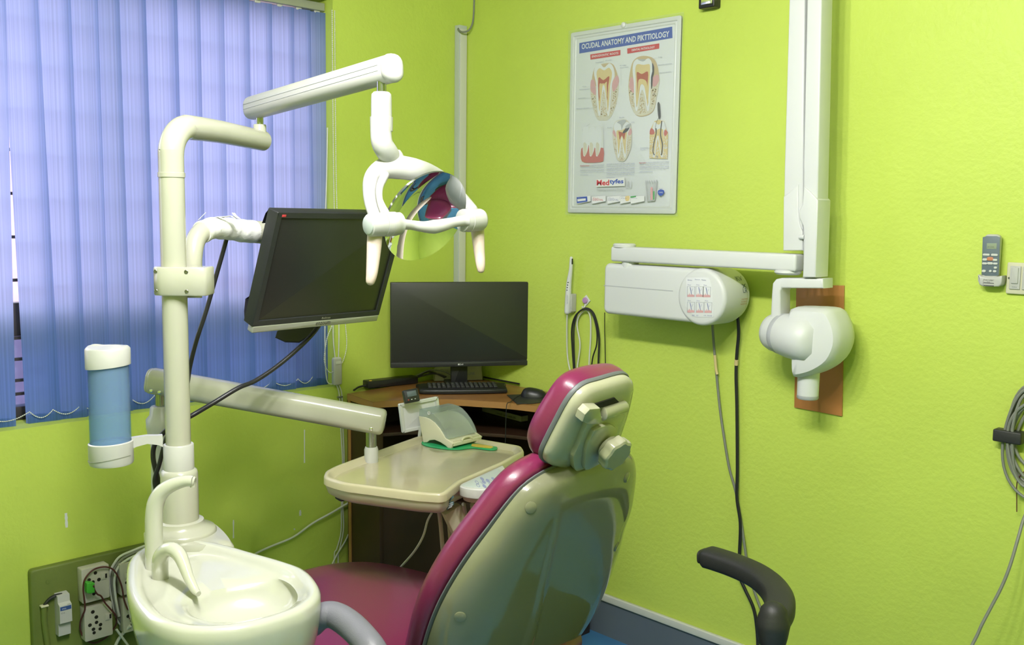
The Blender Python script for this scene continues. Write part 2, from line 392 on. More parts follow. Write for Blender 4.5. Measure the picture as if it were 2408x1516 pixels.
# ================================================================== VERTICAL BLIND
bt = thing('vertical_blind', (-0.06, -1.6, 2.42), 'blue fabric vertical blind hanging across the window', 'blind')
b = MB(); wbox(b, (-.085, WY0+.01, 2.425), (-.045, WY1-.005, 2.455), .003); obj('headrail', b, 'silver', bt)
edges = [-150, -72, 9, 82, 158, 222, 277, 338, 406, 462, 520, 578, 633, 683, 722, 768]
BXP = -.062
ys = [wL(e, 30, BXP).y for e in edges]
zb = atz(50, 1003, 0); zb = wL(50, 1003, BXP).z
random.seed(3)
slat_mid = []
shift = {0: -.012, 1: -.020, 2: .020, 3: .006, 11: -.006, 12: -.013, 13: .012, 14: .006}
for i in range(len(edges)-1):
    yc = (ys[i]+ys[i+1])/2; w = .127; tw = radians(random.uniform(7, 15))
    pit = ys[i+1]-ys[i]
    w = pit*random.uniform(1.12, 1.24); lean = random.uniform(-.006, .003)
    top, bot = 2.42, zb + random.uniform(-.004, .004)
    b = MB(); rs = []
    for k in range(13):
        z = top+(bot-top)*k/12; f = k/12
        row = []
        for j in range(7):
            u = (j/6-.5)
            yy = yc + u*w*cos(tw) + lean*f + (shift.get(i, 0)*f)
            xx = BXP + u*w*sin(tw) + .004*cos(u*pi) + .002*sin(3*f+i)
            row.append(V((xx, yy, z)))
        rs.append(row)
    # a single sheet of fabric
    rings(b, rs, c0=False, c1=False, closed=False)
    sl = obj('slat', b, 'blind', bt)
    yb = yc+lean+shift.get(i, 0)
    b = MB(); wbox(b, (BXP-.0035+.002*sin(3+i), yb-w*.46, bot+.002), (BXP+.001, yb+w*.46, bot+.036), .0015)
    obj('bottom_weight', b, 'blind', sl)
    b = MB(); wbox(b, (BXP-.004, yc-.012, top-.004), (BXP+.004, yc+.012, top+.008), .002); obj('hanger', b, 'white', sl)
    slat_mid.append(V((BXP+.008, yb-w*.44, bot+.047)))
def beads(mb, pts, r=.0021, gap=.0062, mi=0):
    P = catmull(pts, 10); acc = 0; last = P[0]
    tube(mb, pts, r*.4, 5, 4, mi)
    for a, c in zip(P, P[1:]):
        L = (c-a).length; d = acc
        while d < L:
            p = a.lerp(c, d/L)
            rr = [[p+V((0, 0, r*hh))+V((cos(2*pi*j/6), sin(2*pi*j/6), 0))*r*math.sqrt(max(0, 1-hh*hh)) for j in range(6)] for hh in (-.9, -.3, .3, .9)]
            rings(mb, rr, mi=mi); d += gap
        acc = d-L
for a, c in zip(slat_mid, slat_mid[1:]):
    b = MB(); m = (a+c)/2 + V((.002, 0, -.022)); q1 = a.lerp(c, .25)+V((.001, 0, -.016)); q2 = a.lerp(c, .75)+V((.001, 0, -.016))
    beads(b, [a, q1, m, q2, c]); obj('spacer_chain', b, 'bead', bt)
# bead operating chain hanging on the reveal side
b = MB()
x1 = wL(783, 300, .012); x2 = wL(789, 300, .012)
beads(b, [V((.012, x1.y, 2.42)), V((.014, x1.y, 1.8)), V((.014, x1.y+.004, 1.3)), wL(768, 800, .014), wL(763, 850, .015), wL(775, 875, .015), wL(790, 868, .015), wL(806, 850, .015), wL(815, 815, .015), wL(813, 770, .015), wL(806, 700, .014), V((.014, x2.y+.01, 1.45)), V((.014, x2.y, 1.8)), V((.012, x2.y, 2.42))], r=.0026, gap=.0075)
obj('operating_chain', b, 'bead', bt)
# cords and the small switch box
t = thing('cord_switch', wL(792, 905, 0), 'small white plastic cord switch on the wall between blind and desk monitor', 'switch')
fr = Fr(wL(792, 873, .012), (0, 1, 0), (0, 0, 1), (1, 0, 0))
b = MB(); box(b, fr, 0, 0, 0, .038, .108, .022, .005, r=.007); obj('switch_body', b, 'white', t)
b = MB(); box(b, fr, 0, .036, .0115, .026, .012, .005, .0015, r=.003); obj('rocker', b, 'trimw', t)
b = MB(); box(b, fr, 0, .050, 0, .032, .014, .019, .003, r=.004); obj('end_cap', b, 'trimw', t)
for n_, (pts, lb) in enumerate((([(770, 300), (768, 420), (764, 560), (766, 700), (764, 790), (768, 890), (784, 903)], 'thin white cord looping down beside the blind into the cord switch'),
        ([(783, 760), (784, 800), (788, 842)], 'short white cord entering the cord switch from above on the left'),
        ([(797, 760), (797, 800), (796, 842)], 'short white cord entering the cord switch from above on the right'))):
    b = MB(); tube(b, [wL(x, y, .010 if n_ else .006) for x, y in pts], .0024, 7, 5)
    tag(obj('cord', b, 'cwhite'), lb, 'cord', None)
for pts, lb in (([(792, 905), (798, 930), (801, 1000), (806, 1100), (803, 1190), (802, 1250), (792, 1290), (786, 1312)], 'white cable running down from the cord switch, left of its pair'),
                ([(797, 905), (804, 930), (806, 1000), (809, 1080), (806, 1180), (808, 1240), (800, 1285), (795, 1316)], 'white cable running down from the cord switch, nearer the desk')):
    b = MB(); P = [wL(x, y, .007) for x, y in pts]; P.append(V((.02, P[-1].y, .012))); tube(b, P, .0028, 7, 5)
    tag(obj('wall_cable', b, 'cwhite'), lb, 'cable')
b = MB(); p = wL(800, 933, .008); wbox(b, (.001, p.y-.011, p.z-.003), (.012, p.y+.011, p.z+.003), .001)
tag(obj('cable_tie', b, 'cgrey'), 'grey tie around the white cables just under the cord switch', 'cable tie')
# corner trunking
t = thing('cable_trunking', (.02, -.02, .94), 'pale grey cable trunking running up the corner of the room', 'trunking')
b = MB(); wbox(b, (0.001, -.044, .10), (.031, -.001, 2.45), .001); obj('trunking_base', b, 'trunk', t)
b = MB(); wbox(b, (.0312, -.041, .10), (.0355, -.004, 2.435), .0015); obj('trunking_lid', b, 'trimw', t)
b = MB(); p = wR(1100, 3, .03); tube(b, [V((.02, -.03, 2.44)), V((.03, -.05, 2.43)), V((.06, -.05, 2.415)), V((.085, -.03, 2.43)), V((.09, -.015, 2.50)), V((.085, -.01, 2.75))], .004, 7, 5)
tag(obj('ceiling_cable', b, 'cgrey'), 'dark grey cable loop at the top of the corner trunking', 'cable')

# ================================================================== POSTER
def K(cx, cy): # a spot on the poster, measured on an enlargement of it
    p = wR(1320+cx/2.9155, 10+cy/2.9155, .012); return (p.x, p.z)
t = thing('dental_poster', (.905, 0, 1.655), 'framed dental anatomy chart with cutaway teeth on the green wall', 'poster')
PX0, PX1, PZ0, PZ1 = .645, 1.165, 1.66, 2.348
b = MB(); box(b, RWF, (PX0+PX1)/2, (PZ0+PZ1)/2, .004, PX1-PX0, PZ1-PZ0, .006, .001, r=.008); obj('backing', b, 'paper', t)
b = MB()
def frame_ring(mb, x0, x1, z0, z1, w, c0, c1, mi=0):
    o_ = roundrect(x1-x0, z1-z0, .008, 4, (x0+x1)/2, (z0+z1)/2); rr_ = lambda k: roundrect(x1-x0-2*k, z1-z0-2*k, max(.001, .008-k*.3), 4, (x0+x1)/2, (z0+z1)/2); i_ = rr_(w)
    m1 = rr_(w*.3); m2 = rr_(w*.7)
    rs = [[RWF(x, z, c0) for x, z in o_], [RWF(x, z, c1*.8) for x, z in o_], [RWF(x, z, c1) for x, z in m1], [RWF(x, z, c1) for x, z in m2], [RWF(x, z, c0+.001) for x, z in i_]]
    rings(mb, rs, c0=False, c1=False, mi=mi)
frame_ring(b, PX0, PX1, PZ0, PZ1, .020, .001, .012); frame_ring(b, PX0+.019, PX1-.019, PZ0+.019, PZ1-.019, .008, .006, .0095)
obj('frame', b, 'frame', t)
b = MB(); box(b, RWF, (PX0+PX1)/2+.004, (PZ0+PZ1)/2, .0155, PX1-PX0+.022, PZ1-PZ0+.018, .0008, .0002, r=.004); obj('plastic_cover', b, 'film', t)
b = MB(); lathe(b, RWF(*K(428, 143), .016), (0, -1, 0), [(.010, -.01), (.010, 0), (.006, .004), (0, .005)], 16); obj('hanging_button', b, 'xwhite', t)
# print
PM = ['pblue', 'pred', 'paper', 'ptext', 'ptan', 'pyel', 'bone', 'pink2', 'pnerve', 'pdark', 'pgrey', 'pgreen', 'pgum', 'frame']
b = MB(); LAY = [.0076]
def L_(): LAY[0] += .00009; return LAY[0]
def poly(pts, mi, sm=0, line=None):
    q = [K(*p) for p in pts]
    if sm: q = smoothpoly(q, sm)
    flat(b, q, RWF, L_(), mi)
def stroke(pts, w, mi, sm=4):
    P = [V((*K(*p), 0)) for p in pts]
    if sm: P = catmull(P, sm)
    c = L_(); w = w/2.9155*1.55e-3/2
    l, r = [], []
    for i, p in enumerate(P):
        d = (P[min(i+1, len(P)-1)]-P[max(i-1, 0)]).normalized(); n = V((-d.y, d.x, 0))*w
        l.append(p+n); r.append(p-n)
    n0 = len(l)
    b.add([RWF(q.x, q.y, c) for q in l]+[RWF(q.x, q.y, c) for q in r], [(i, i+1, n0+i+1, n0+i) for i in range(n0-1)], mi)
def ktext(s, p0, p1, h, mi, bold=0.0):
    """line of lettering whose baseline runs from enlargement spot p0 to p1"""
    a = V((*K(*p0), 0)); e = V((*K(*p1), 0)); a2 = V((*K(p0[0], p0[1]-h), 0))
    text(b, s, RWF, a.x, (a.y+e.y)/2, e.x-a.x, a2.y-a.y, L_(), mi, bold=bold)
poly([(118, 265), (755, 152), (757, 230), (118, 337)], 0)
ktext('OCUDAL ANATOMY AND PIKTTIOLOGY', (134, 314), (735, 216), 38, 2, .022)
poly([(193, 343), (400, 312), (400, 348), (195, 379)], 1); ktext('ENDODONTIC ROOTS', (205, 366), (386, 340), 15, 2, .02)
poly([(447, 302), (667, 267), (666, 303), (448, 338)], 1); ktext('DENTAL PATHOLOGY', (478, 323), (636, 298), 15, 2, .02)
def dots(cx, cy, pts_poly, n, r, mi):
    """little bone cells scattered inside a polygon"""
    xs = [p[0] for p in pts_poly]; yy = [p[1] for p in pts_poly]; c = L_(); k = 0; tries = 0
    while k < n and tries < n*30:
        tries += 1; x = random.uniform(min(xs), max(xs)); y = random.uniform(min(yy), max(yy))
        ins = False
        for i in range(len(pts_poly)):
            (x1_, y1_), (x2_, y2_) = pts_poly[i-1], pts_poly[i]
            if (y1_ > y) != (y2_ > y) and x < (x2_-x1_)*(y-y1_)/(y2_-y1_)+x1_: ins = not ins
        if not ins: continue
        k += 1
        b.add([RWF(*K(x+r*cos(a*pi/2.5+k)*random.uniform(.6, 1.2), y+r*sin(a*pi/2.5+k)*random.uniform(.6, 1.2)), c) for a in range(5)], [(0, 1, 2, 3, 4)], mi)
# left tooth (sound)
poly([(195, 590), (215, 470), (240, 420), (330, 400), (372, 450), (388, 530), (385, 620), (365, 710), (325, 785), (280, 797), (240, 785), (210, 700)], 6, 4)
poly([(205, 520), (222, 440), (255, 415), (340, 405), (370, 450), (385, 520), (370, 545), (220, 560)], 4, 3)
dots(0, 0, [(200, 600), (222, 600), (262, 770), (250, 780), (212, 690)], 45, 4, 4); dots(0, 0, [(352, 570), (380, 560), (372, 680), (335, 760), (330, 740)], 60, 4, 4); dots(0, 0, [(280, 600), (292, 600), (312, 760), (270, 790), (262, 760)], 40, 4, 4)
poly([(196, 585), (200, 520), (225, 528), (232, 620), (214, 610)], 7, 3); poly([(345, 540), (378, 486), (392, 520), (382, 560), (352, 600)], 7, 3)
poly([(220, 470), (232, 425), (262, 408), (290, 432), (325, 405), (352, 430), (362, 490), (345, 540), (335, 640), (325, 750), (312, 755), (300, 640), (287, 585), (274, 640), (262, 755), (248, 750), (236, 640), (236, 555)], 2, 4)
poly([(238, 470), (258, 438), (290, 452), (322, 434), (342, 462), (340, 510), (330, 560), (322, 680), (314, 735), (306, 650), (292, 560), (280, 560), (270, 640), (258, 735), (250, 640), (246, 540)], 5, 4)
poly([(250, 505), (285, 520), (325, 492), (318, 560), (312, 660), (300, 560), (275, 545), (262, 620), (254, 660)], 8, 3)
poly([(258, 545), (285, 548), (308, 530), (308, 560), (312, 640), (300, 580), (285, 552), (268, 590), (260, 640)], 5, 3)
# right tooth (decayed)
poly([(457, 560), (470, 450), (492, 385), (545, 354), (620, 365), (655, 420), (668, 520), (652, 620), (628, 730), (560, 768), (505, 755), (470, 680)], 4, 4)
poly([(462, 560), (480, 520), (655, 500), (664, 560), (645, 660), (622, 730), (560, 762), (500, 750), (474, 680)], 6, 4)
dots(0, 0, [(462, 600), (488, 560), (500, 720), (480, 690)], 45, 4, 4); dots(0, 0, [(618, 580), (655, 560), (640, 660), (612, 720)], 70, 4, 4); dots(0, 0, [(545, 600), (552, 600), (578, 750), (520, 752)], 55, 4, 4)
poly([(462, 560), (474, 500), (494, 520), (500, 600), (480, 600)], 7, 3); poly([(612, 520), (655, 480), (668, 520), (645, 560), (625, 560)], 7, 3)
poly([(486, 460), (492, 400), (520, 374), (555, 388), (595, 370), (618, 400), (622, 470), (610, 530), (606, 640), (598, 722), (584, 725), (572, 640), (552, 585), (532, 640), (520, 722), (505, 722), (496, 640), (494, 540)], 2, 4)
poly([(505, 440), (520, 410), (560, 415), (600, 410), (606, 440), (602, 520), (595, 620), (588, 700), (580, 640), (565, 560), (540, 555), (528, 640), (514, 705), (508, 620), (508, 520)], 5, 4)
poly([(515, 465), (550, 478), (592, 462), (588, 560), (586, 650), (570, 545), (545, 535), (525, 640), (520, 620), (518, 540)], 8, 3)
poly([(527, 520), (552, 512), (582, 530), (590, 600), (595, 690), (578, 600), (560, 545), (540, 550), (522, 660), (516, 690), (522, 580)], 5, 3)
poly([(620, 400), (634, 430), (632, 480), (625, 500), (622, 560), (614, 580), (612, 500), (622, 460)], 9, 2)
poly([(520, 378), (545, 376), (578, 378), (556, 392)], 10, 2)
# small three drawings
poly([(144, 855), (180, 838), (190, 838), (285, 838), (288, 1060), (150, 1060)], 13); stroke([(144, 975), (144, 855), (192, 820)], 2, 10, 0)
poly([(133, 1060), (135, 990), (160, 975), (185, 965), (230, 985), (287, 985), (287, 1060), (270, 1082), (160, 1085)], 12, 2)
for x in (146, 190, 233): poly([(x, 850), (x+38, 842), (x+40, 960), (x+22, 1030), (x+4, 1040), (x-2, 960)], 2, 2); poly([(x+4, 950), (x+26, 960), (x+22, 1030), (x+6, 1034)], 6, 2)
poly([(350, 900), (356, 840), (378, 800), (440, 790), (474, 830), (482, 890), (474, 990), (440, 1065), (410, 1078), (380, 1060), (358, 980)], 6, 4)
dots(0, 0, [(358, 920), (376, 920), (390, 1050), (368, 1020)], 30, 3.4, 4); dots(0, 0, [(452, 900), (478, 890), (468, 1000), (440, 1050)], 40, 3.4, 4); dots(0, 0, [(408, 950), (418, 950), (428, 1070), (398, 1070)], 25, 3.4, 4)
poly([(350, 880), (362, 862), (380, 890), (374, 915)], 7, 2); poly([(452, 860), (478, 852), (482, 885), (462, 900)], 7, 2)
poly([(360, 850), (368, 815), (392, 802), (415, 840), (445, 806), (468, 822), (466, 860), (452, 900), (444, 1040), (428, 1040), (415, 930), (400, 1040), (384, 1040), (376, 900)], 2, 3)
poly([(378, 870), (415, 862), (450, 850), (444, 940), (438, 1030), (424, 960), (414, 905), (402, 960), (392, 1030), (384, 940)], 5, 3)
poly([(392, 870), (420, 880), (442, 862), (436, 900), (430, 930), (415, 898), (400, 930), (396, 900)], 8, 2)
poly([(380, 810), (420, 790), (446, 800), (425, 826), (413, 866), (408, 824)], 10, 2); poly([(420, 880), (440, 850), (468, 838), (456, 868), (430, 884)], 9, 2); poly([(440, 835), (475, 815), (470, 840), (445, 852)], 10, 2)
poly([(606, 900), (614, 850), (640, 800), (668, 792), (704, 800), (716, 850), (732, 880), (728, 1060), (604, 1055)], 5, 1)
dots(0, 0, [(606, 900), (632, 900), (640, 1050), (606, 1050)], 40, 3.6, 2); dots(0, 0, [(704, 900), (728, 900), (726, 1055), (700, 1050)], 40, 3.6, 2); dots(0, 0, [(655, 960), (668, 960), (672, 1050), (650, 1050)], 25, 3.6, 2)
poly([(606, 890), (614, 850), (640, 862), (636, 890)], 12, 2); poly([(700, 870), (718, 862), (730, 880), (712, 905)], 12, 2)
poly([(626, 850), (640, 806), (668, 826), (700, 800), (716, 850), (704, 880), (700, 1035), (680, 1035), (662, 920), (645, 1035), (628, 1035), (640, 880)], 2, 3)
poly([(640, 880), (660, 860), (700, 860), (698, 1020), (684, 1020), (668, 900), (650, 930), (640, 1020), (634, 1020)], 5, 2)
stroke([(690, 800), (684, 850), (682, 900), (694, 960), (690, 1020), (684, 1034)], 9, 9); stroke([(650, 850), (652, 880), (636, 950), (630, 1010), (640, 1034)], 8, 9); stroke([(645, 880), (650, 820), (668, 780), (680, 770)], 3, 9)
poly([(660, 680), (672, 672), (678, 700), (682, 770), (672, 786), (664, 760)], 9, 2)
# labels, leader lines and captions
for x, y, w in ((237, 402, 50), (306, 388, 42), (404, 424, 42), (404, 438, 58), (666, 367, 26), (667, 418, 92), (676, 472, 80), (148, 568, 26), (128, 588, 62), (118, 648, 50), (108, 720, 88), (402, 780, 34), (484, 813, 20), (320, 850, 28), (545, 988, 50), (545, 1001, 38)):
    sl_ = (352-1)/2.9155; ktext('Enamel dentine' if w > 45 else 'Pulp', (x, y), (x+w, y-w*.07), 7, 3)
for p in ([(292, 376), (292, 430)], [(412, 445), (412, 555)], [(190, 580), (240, 570)], [(168, 644), (240, 640)], [(200, 712), (250, 700)], [(660, 368), (600, 380)], [(596, 985), (630, 980)]): stroke(p, 1.2, 10, 0)
for (x, y, w, n, dy) in ((134, 1112, 162, 5, 15.5), (314, 1102, 192, 7, 15), (540, 1092, 202, 5, 15.5)):
    for k in range(n):
        wk = w*(1 if k < n-1 else random.uniform(.2, .5))
        ktext(('Tooth decay spreads through dentine' if k % 2 else 'enamel is worn and the root canal'), (x, y+k*dy), (x+wk, y+k*dy-wk*.06), 8, 3)
ktext('Calculus', (134, 1112), (196, 1109), 8.5, 1); ktext('Root canal', (540, 1092), (584, 1090), 8.5, 1)
poly([(246, 1200), (440, 1186), (442, 1246), (246, 1252)], 13)
ktext('Med', (248, 1244), (334, 1240), 38, 1, .03); ktext('tyfes', (336, 1240), (432, 1236), 40, 0, .03)
ktext('Relieving Dentistry Today', (250, 1282), (432, 1276), 16, 10)
for x in (446, 470): stroke([(x, 1212), (x+1, 1250), (x+10, 1258), (x+16, 1248), (x+18, 1210)], 4, 10)
for x, cm in ((112, 0), (215, 1), (322, 3), (410, 5), (482, 11)):
    poly([(x, 1318+(x > 111)*0), (x+96, 1310), (x+96, 1350), (x+2, 1368)], 2)
    stroke([(x, 1318), (x+96, 1310), (x+96, 1350), (x+2, 1368), (x, 1318)], 2, 10, 0)
    if cm == 0: poly([(x, 1322), (x+72, 1317), (x+74, 1352), (x+2, 1364)], 0); poly([(x+4, 1336), (x+62, 1330), (x+62, 1345), (x+6, 1352)], 2)
    elif cm == 5: poly([(x+36, 1318), (x+66, 1314), (x+62, 1345), (x+40, 1348)], 5, 2)
    elif cm == 11: poly([(x, 1316), (x+40, 1312), (x+38, 1322), (x+2, 1328)], 11)
    else: ktext('DENTAL', (x+8, 1350), (x+80, 1343), 12, cm)
    ktext('Plus', (x+10, 1334), (x+46, 1331), 7, 1 if cm == 1 else 3)
poly([(584, 1215), (596, 1350), (650, 1346), (668, 1200), (664, 1200), (646, 1338), (600, 1342), (588, 1215)], 10)
for k, (x, cm) in enumerate(((588, 3), (599, 3), (612, 3), (630, 7), (646, 11), (662, 3))):
    stroke([(x, 1218), (604+k*8, 1340)], 3, 10, 0); poly([(x-3, 1206), (x+3, 1206), (x+4, 1220), (x-2, 1220)], 10)
poly([(622, 1255), (636, 1253), (636, 1340), (622, 1342)], 7); poly([(640, 1282), (650, 1280), (648, 1338), (638, 1340)], 11)
poly([(672, 1280), (690, 1270), (714, 1276), (712, 1298), (692, 1314), (674, 1302)], 0, 2); ktext('CARE', (678, 1296), (706, 1293), 9, 2); stroke([(684, 1262), (693, 1270), (702, 1260)], 3, 3)
obj('chart_print', b, PM, t, flat=True)

# small dark bracket at the top of the wall
t = thing('wall_bracket', wR(1672, 14, 0), 'small dark glossy sensor box high on the green wall above the poster', 'sensor')
p = wR(1670, 6, .02)
b = MB(); wbox(b, (p.x-.034, -.040, 2.352), (p.x+.030, -.001, 2.43), .004); obj('sensor_body', b, 'black', t)
b = MB(); wbox(b, (p.x-.020, -.046, 2.362), (p.x+.024, -.040, 2.42), .002); obj('sensor_window', b, 'chrome', t)

# orange sheet behind the x-ray head
b = MB(); P = [wR(x, y, 0) for x, y in ((1875, 669), (1987, 671), (1982, 978), (1870, 957))]
plate(b, [(q.x, q.z) for q in P], RWF, .001, .007, .001)
tag(obj('wall_sheet', b, 'orange'), 'orange brown plastic sheet on the wall behind the x-ray head', 'board')

# ================================================================== REMOTE, SWITCH
def q(px, py, off=0): p = wR(px, py, off); return (p.x, p.z)
t = thing('remote_control', wR(2333, 665, 0), 'white and grey air conditioner remote control standing in its wall holder', 'remote control')
x0, z0 = q(2308, 668, .02); x1, z1 = q(2357, 551, .02); xm = (x0+x1)/2
b = MB(); box(b, RWF, xm, (z0+z1)/2, .019, x1-x0-.004, z1-z0, .022, .006, r=.012); rb_ = obj('remote_body', b, 'white', t)
c0 = .0302
def remq(a, c): # from enlargement of the remote
    p = wR(2220+a/7.58, 520+c/7.58, .03); return (p.x, p.z)
b = MB(); pl = [remq(*p) for p in ((690, 285), (760, 264), (940, 264), (1000, 285), (975, 960), (920, 974), (740, 972), (668, 950))]
plate(b, pl, RWF, .0290, .0306, .0004); obj('face_panel', b, 'rgrey', t)
b = MB(); pl = [remq(*p) for p in ((765, 392), (942, 392), (936, 495), (762, 492))]; plate(b, pl, RWF, .0305, .0311, .0002); obj('display', b, 'rlcd', t)
b = MB(); (ax, az) = remq(775, 470); (bx_, bz) = remq(900, 440); text(b, '24 COOL', RWF, ax, az, bx_-ax, (bz-az)*.8, .0312); obj('display_digits', b, 'pdark', t, flat=True)
for (cx, cy, w, h, mm) in ((757, 597, 88, 40, 'rbtn'), (902, 600, 86, 40, 'rbtn'), (732, 682, 60, 42, 'rbtn'), (826, 670, 84, 66, 'rorange'), (912, 690, 60, 38, 'rbtn'), (728, 752, 64, 38, 'rbtn'), (824, 750, 72, 42, 'rbtn'), (918, 755, 60, 36, 'rbtn'), (920, 828, 42, 38, 'rbtn'), (714, 886, 52, 46, 'rbtn'), (829, 888, 36, 40, 'rbtn'), (906, 892, 46, 40, 'rbtn')):
    x_, z_ = remq(cx, cy); w_ = w/7.58*1.2e-3*1.35; h_ = h/7.58*1.2e-3
    b = MB(); box(b, RWF, x_, z_, .0318, w_, h_, .0025, .0009, r=min(w_, h_)*.48); obj('button', b, mm, t)
b = MB(); pl = [remq(*p) for p in ((612, 950), (640, 955), (668, 975), (740, 992), (920, 992), (1000, 975), (1050, 968), (1045, 1060), (1030, 1130), (980, 1165), (700, 1160), (640, 1130), (612, 1060))]
plate(b, pl, RWF, .001, .036, .004); ho = obj('holder', b, 'white', t)
b = MB(); (ax, az) = remq(722, 1060); (bx_, bz) = remq(905, 1035)
text(b, "Freez Ledger'", RWF, ax, az, (bx_-ax), (bz-az), .0365); (ax, az) = remq(780, 1086); (bx_, bz) = remq(835, 1072); text(b, 'Model', RWF, ax, az, bx_-ax, bz-az, .0365)
for y in (1100, 1150): (ax, az) = remq(720, y); (bx_, bz) = remq(905, y-6 if y > 1120 else y-2); flat(b, [(ax, az), (bx_, az), (bx_, bz), (ax, bz)], RWF, .0365)
(ax, az) = remq(706, 1150); flat(b, [(ax, az), (ax+.0006, az), (ax+.0006, az+.017), (ax, az+.017)], RWF, .0365)
obj('holder_label', b, 'pdark', t, flat=True)
t = thing('light_switch', wR(2400, 690, 0), 'cream two-gang light switch plate right of the remote', 'light switch')
x0, z0 = q(2364, 690, .01); x1, z1 = x0+.146, z0+.087
b = MB(); box(b, RWF, (x0+x1)/2, (z0+z1)/2, .005, x1-x0, z1-z0, .010, .003, r=.004); obj('switch_plate', b, 'offwhite' if False else 'ivory', t)
for k in range(4):
    cx = x0+.0195+k*.033 + .004
    b = MB(); box(b, RWF, cx, (z0+z1)/2+.002, .011, .028, .064, .006, .0015, r=.002); mo = obj('switch_module', b, 'white', t)
    b = MB(); box(b, RWF, cx, (z0+z1)/2+.008, .015, .018, .044, .005, .0018, r=.002); obj('rocker', b, 'white', mo)
    b = MB(); text(b, 'ON', RWF, cx-.006, (z0+z1)/2-.026, .012, .004, .01415); obj('lettering', b, 'rgrey', mo, flat=True)
    b = MB(); lathe(b, RWF(cx, (z0+z1)/2+.028, .0141), (0, -1, 0), [(.0025, 0), (.0018, .0006), (0, .0006)], 10); obj('marking', b, 'rgrey', mo, flat=True)
screw('screw', RWF(x0+.007, (z0+z1)/2, .0101), (0, -1, 0), .003, t, 'steel')

# ================================================================== CABLE COIL (right edge)
t = thing('cable_coil', wR(2404, 1030, .03), 'grey cable coiled and hung on the wall at the right edge', 'cable')
cx, cz = wR(2432, 1035, .03).x, wR(2432, 1035, .03).z
for k in range(7):
    b = MB(); r1 = .052+.005*k; r2 = .085+.012*k; P = []
    for a in range(25):
        an = 2*pi*a/24; P.append(RWF(cx+r1*cos(an)+.004*sin(3*an+k), cz+.014*sin(k*1.7)+r2*sin(an), .012+.007*(k % 4)))
    tube(b, P, .0042, 8, 2); obj('cable_loop', b, 'cgrey', t)
b = MB(); wbox(b, (cx-.105, -.042, cz-.018), (cx-.03, -.002, cz+.016), .004); obj('tie_strap', b, 'rubber', t)
b = MB(); tube(b, [wR(x, y, o_) for x, y, o_ in ((2425, 1150, .03), (2400, 1135, .03), (2385, 1100, .03), (2380, 1030, .035), (2385, 985, .035), (2400, 940, .03), (2420, 920, .02))], .0042, 8, 5)
obj('cable_loop', b, 'cgrey', t)
b = MB(); tube(b, [wR(x, y, .02) for x, y in ((2412, 1105), (2396, 1122), (2391, 1140), (2391, 1170), (2391, 1203))], .0014, 6, 5); obj('loose_wire', b, 'cbrown', t)
b = MB(); P = [wR(x, y, o_) for x, y, o_ in ((2425, 1185, .03), (2408, 1218, .06), (2395, 1262, .09), (2375, 1330, .12), (2355, 1380, .14), (2330, 1428, .16), (2308, 1470, .18), (2286, 1516, .2))]
P.append(V((P[-1].x-.06, P[-1].y-.1, .3))); P.append(V((P[-1].x-.02, P[-1].y-.15, .006)))
tube(b, P, .0046, 8, 5); tag(obj('hanging_cable', b, 'cgrey'), 'grey cable swinging down from the coil at the right edge', 'cable')

# ================================================================== INTRAORAL CAMERA, HOOK, CABLES
t = thing('intraoral_camera', wR(1338, 735, .02), 'slim white intraoral camera wand in a holder on the wall', 'dental camera')
P = [wR(x, y, .035) for x, y in ((1334, 733), (1336, 700), (1338, 665), (1342, 635), (1343.5, 606))]
b = MB(); tube(b, P, [.0115, .0125, .0105, .0075, .006], 14, 4, round_end=True); wand = obj('wand', b, 'xwhite', t)
b = MB(); box(b, RWF, P[4].x+.0055, P[4].z-.014, .035, .003, .022, .007, .001); obj('lens', b, 'black', wand)
for k, (x, y) in enumerate(((1335.5, 664), (1334.5, 670), (1333.5, 676), (1333, 682))):
    p = wR(x, y, .047); b = MB(); lathe(b, p+V((0, .002, 0)), (0, -1, 0), [(.0022, 0), (.002, .0025), (0, .003)], 10); obj('button', b, 'black', wand)
b = MB(); a = wR(1333.5, 714, .0482); text(b, 'DENTACAM', Fr(a, (0, 0, -1), (1, 0, 0)), -.034, -.002, .034, .004, 0)
b.v = [V((v.x, -.0486, v.z)) for v in b.v]; obj('lettering', b, 'ptext', wand, flat=True)
b = MB(); p = wR(1345, 715, .015); wbox(b, (p.x-.010, -.032, p.z-.030), (p.x+.012, -.001, p.z+.042), .004)
p2 = wR(1337, 728, .02); wbox(b, (p2.x-.012, -.034, p2.z-.012), (p2.x+.020, -.006, p2.z+.006), .004); obj('holder', b, 'white', t)
b = MB(); tube(b, [wR(x, y, o_) for x, y, o_ in ((1334, 733, .035), (1333, 770, .02), (1334, 830, .012), (1340, 868, .012), (1352, 905, .012), (1356, 960, .012))], .0032, 8, 5); obj('lead', b, 'cwhite', t)
t = thing('wall_hook', wR(1380, 720, 0), 'diamond shaped white adhesive hook with lilac button', 'hook')
c = wR(1380, 706, .0); s = .0215
b = MB(); plate(b, [(c.x+s, c.z), (c.x, c.z+s), (c.x-s, c.z), (c.x, c.z-s)], RWF, .001, .006, .0015); obj('hook_plate', b, 'xwhite', t)
b = MB(); lathe(b, RWF(c.x-.002, c.z, .006), (0, -1, 0), [(.012, 0), (.0125, .004), (.010, .007), (0, .008)], 20); obj('button', b, 'purple', t)
b = MB(); tube(b, [RWF(c.x-.002, c.z-.014, .006), RWF(c.x-.002, c.z-.024, .01), RWF(c.x-.002, c.z-.029, .02), RWF(c.x-.002, c.z-.022, .024)], .003, 8, 4); obj('prong', b, 'xwhite', t)
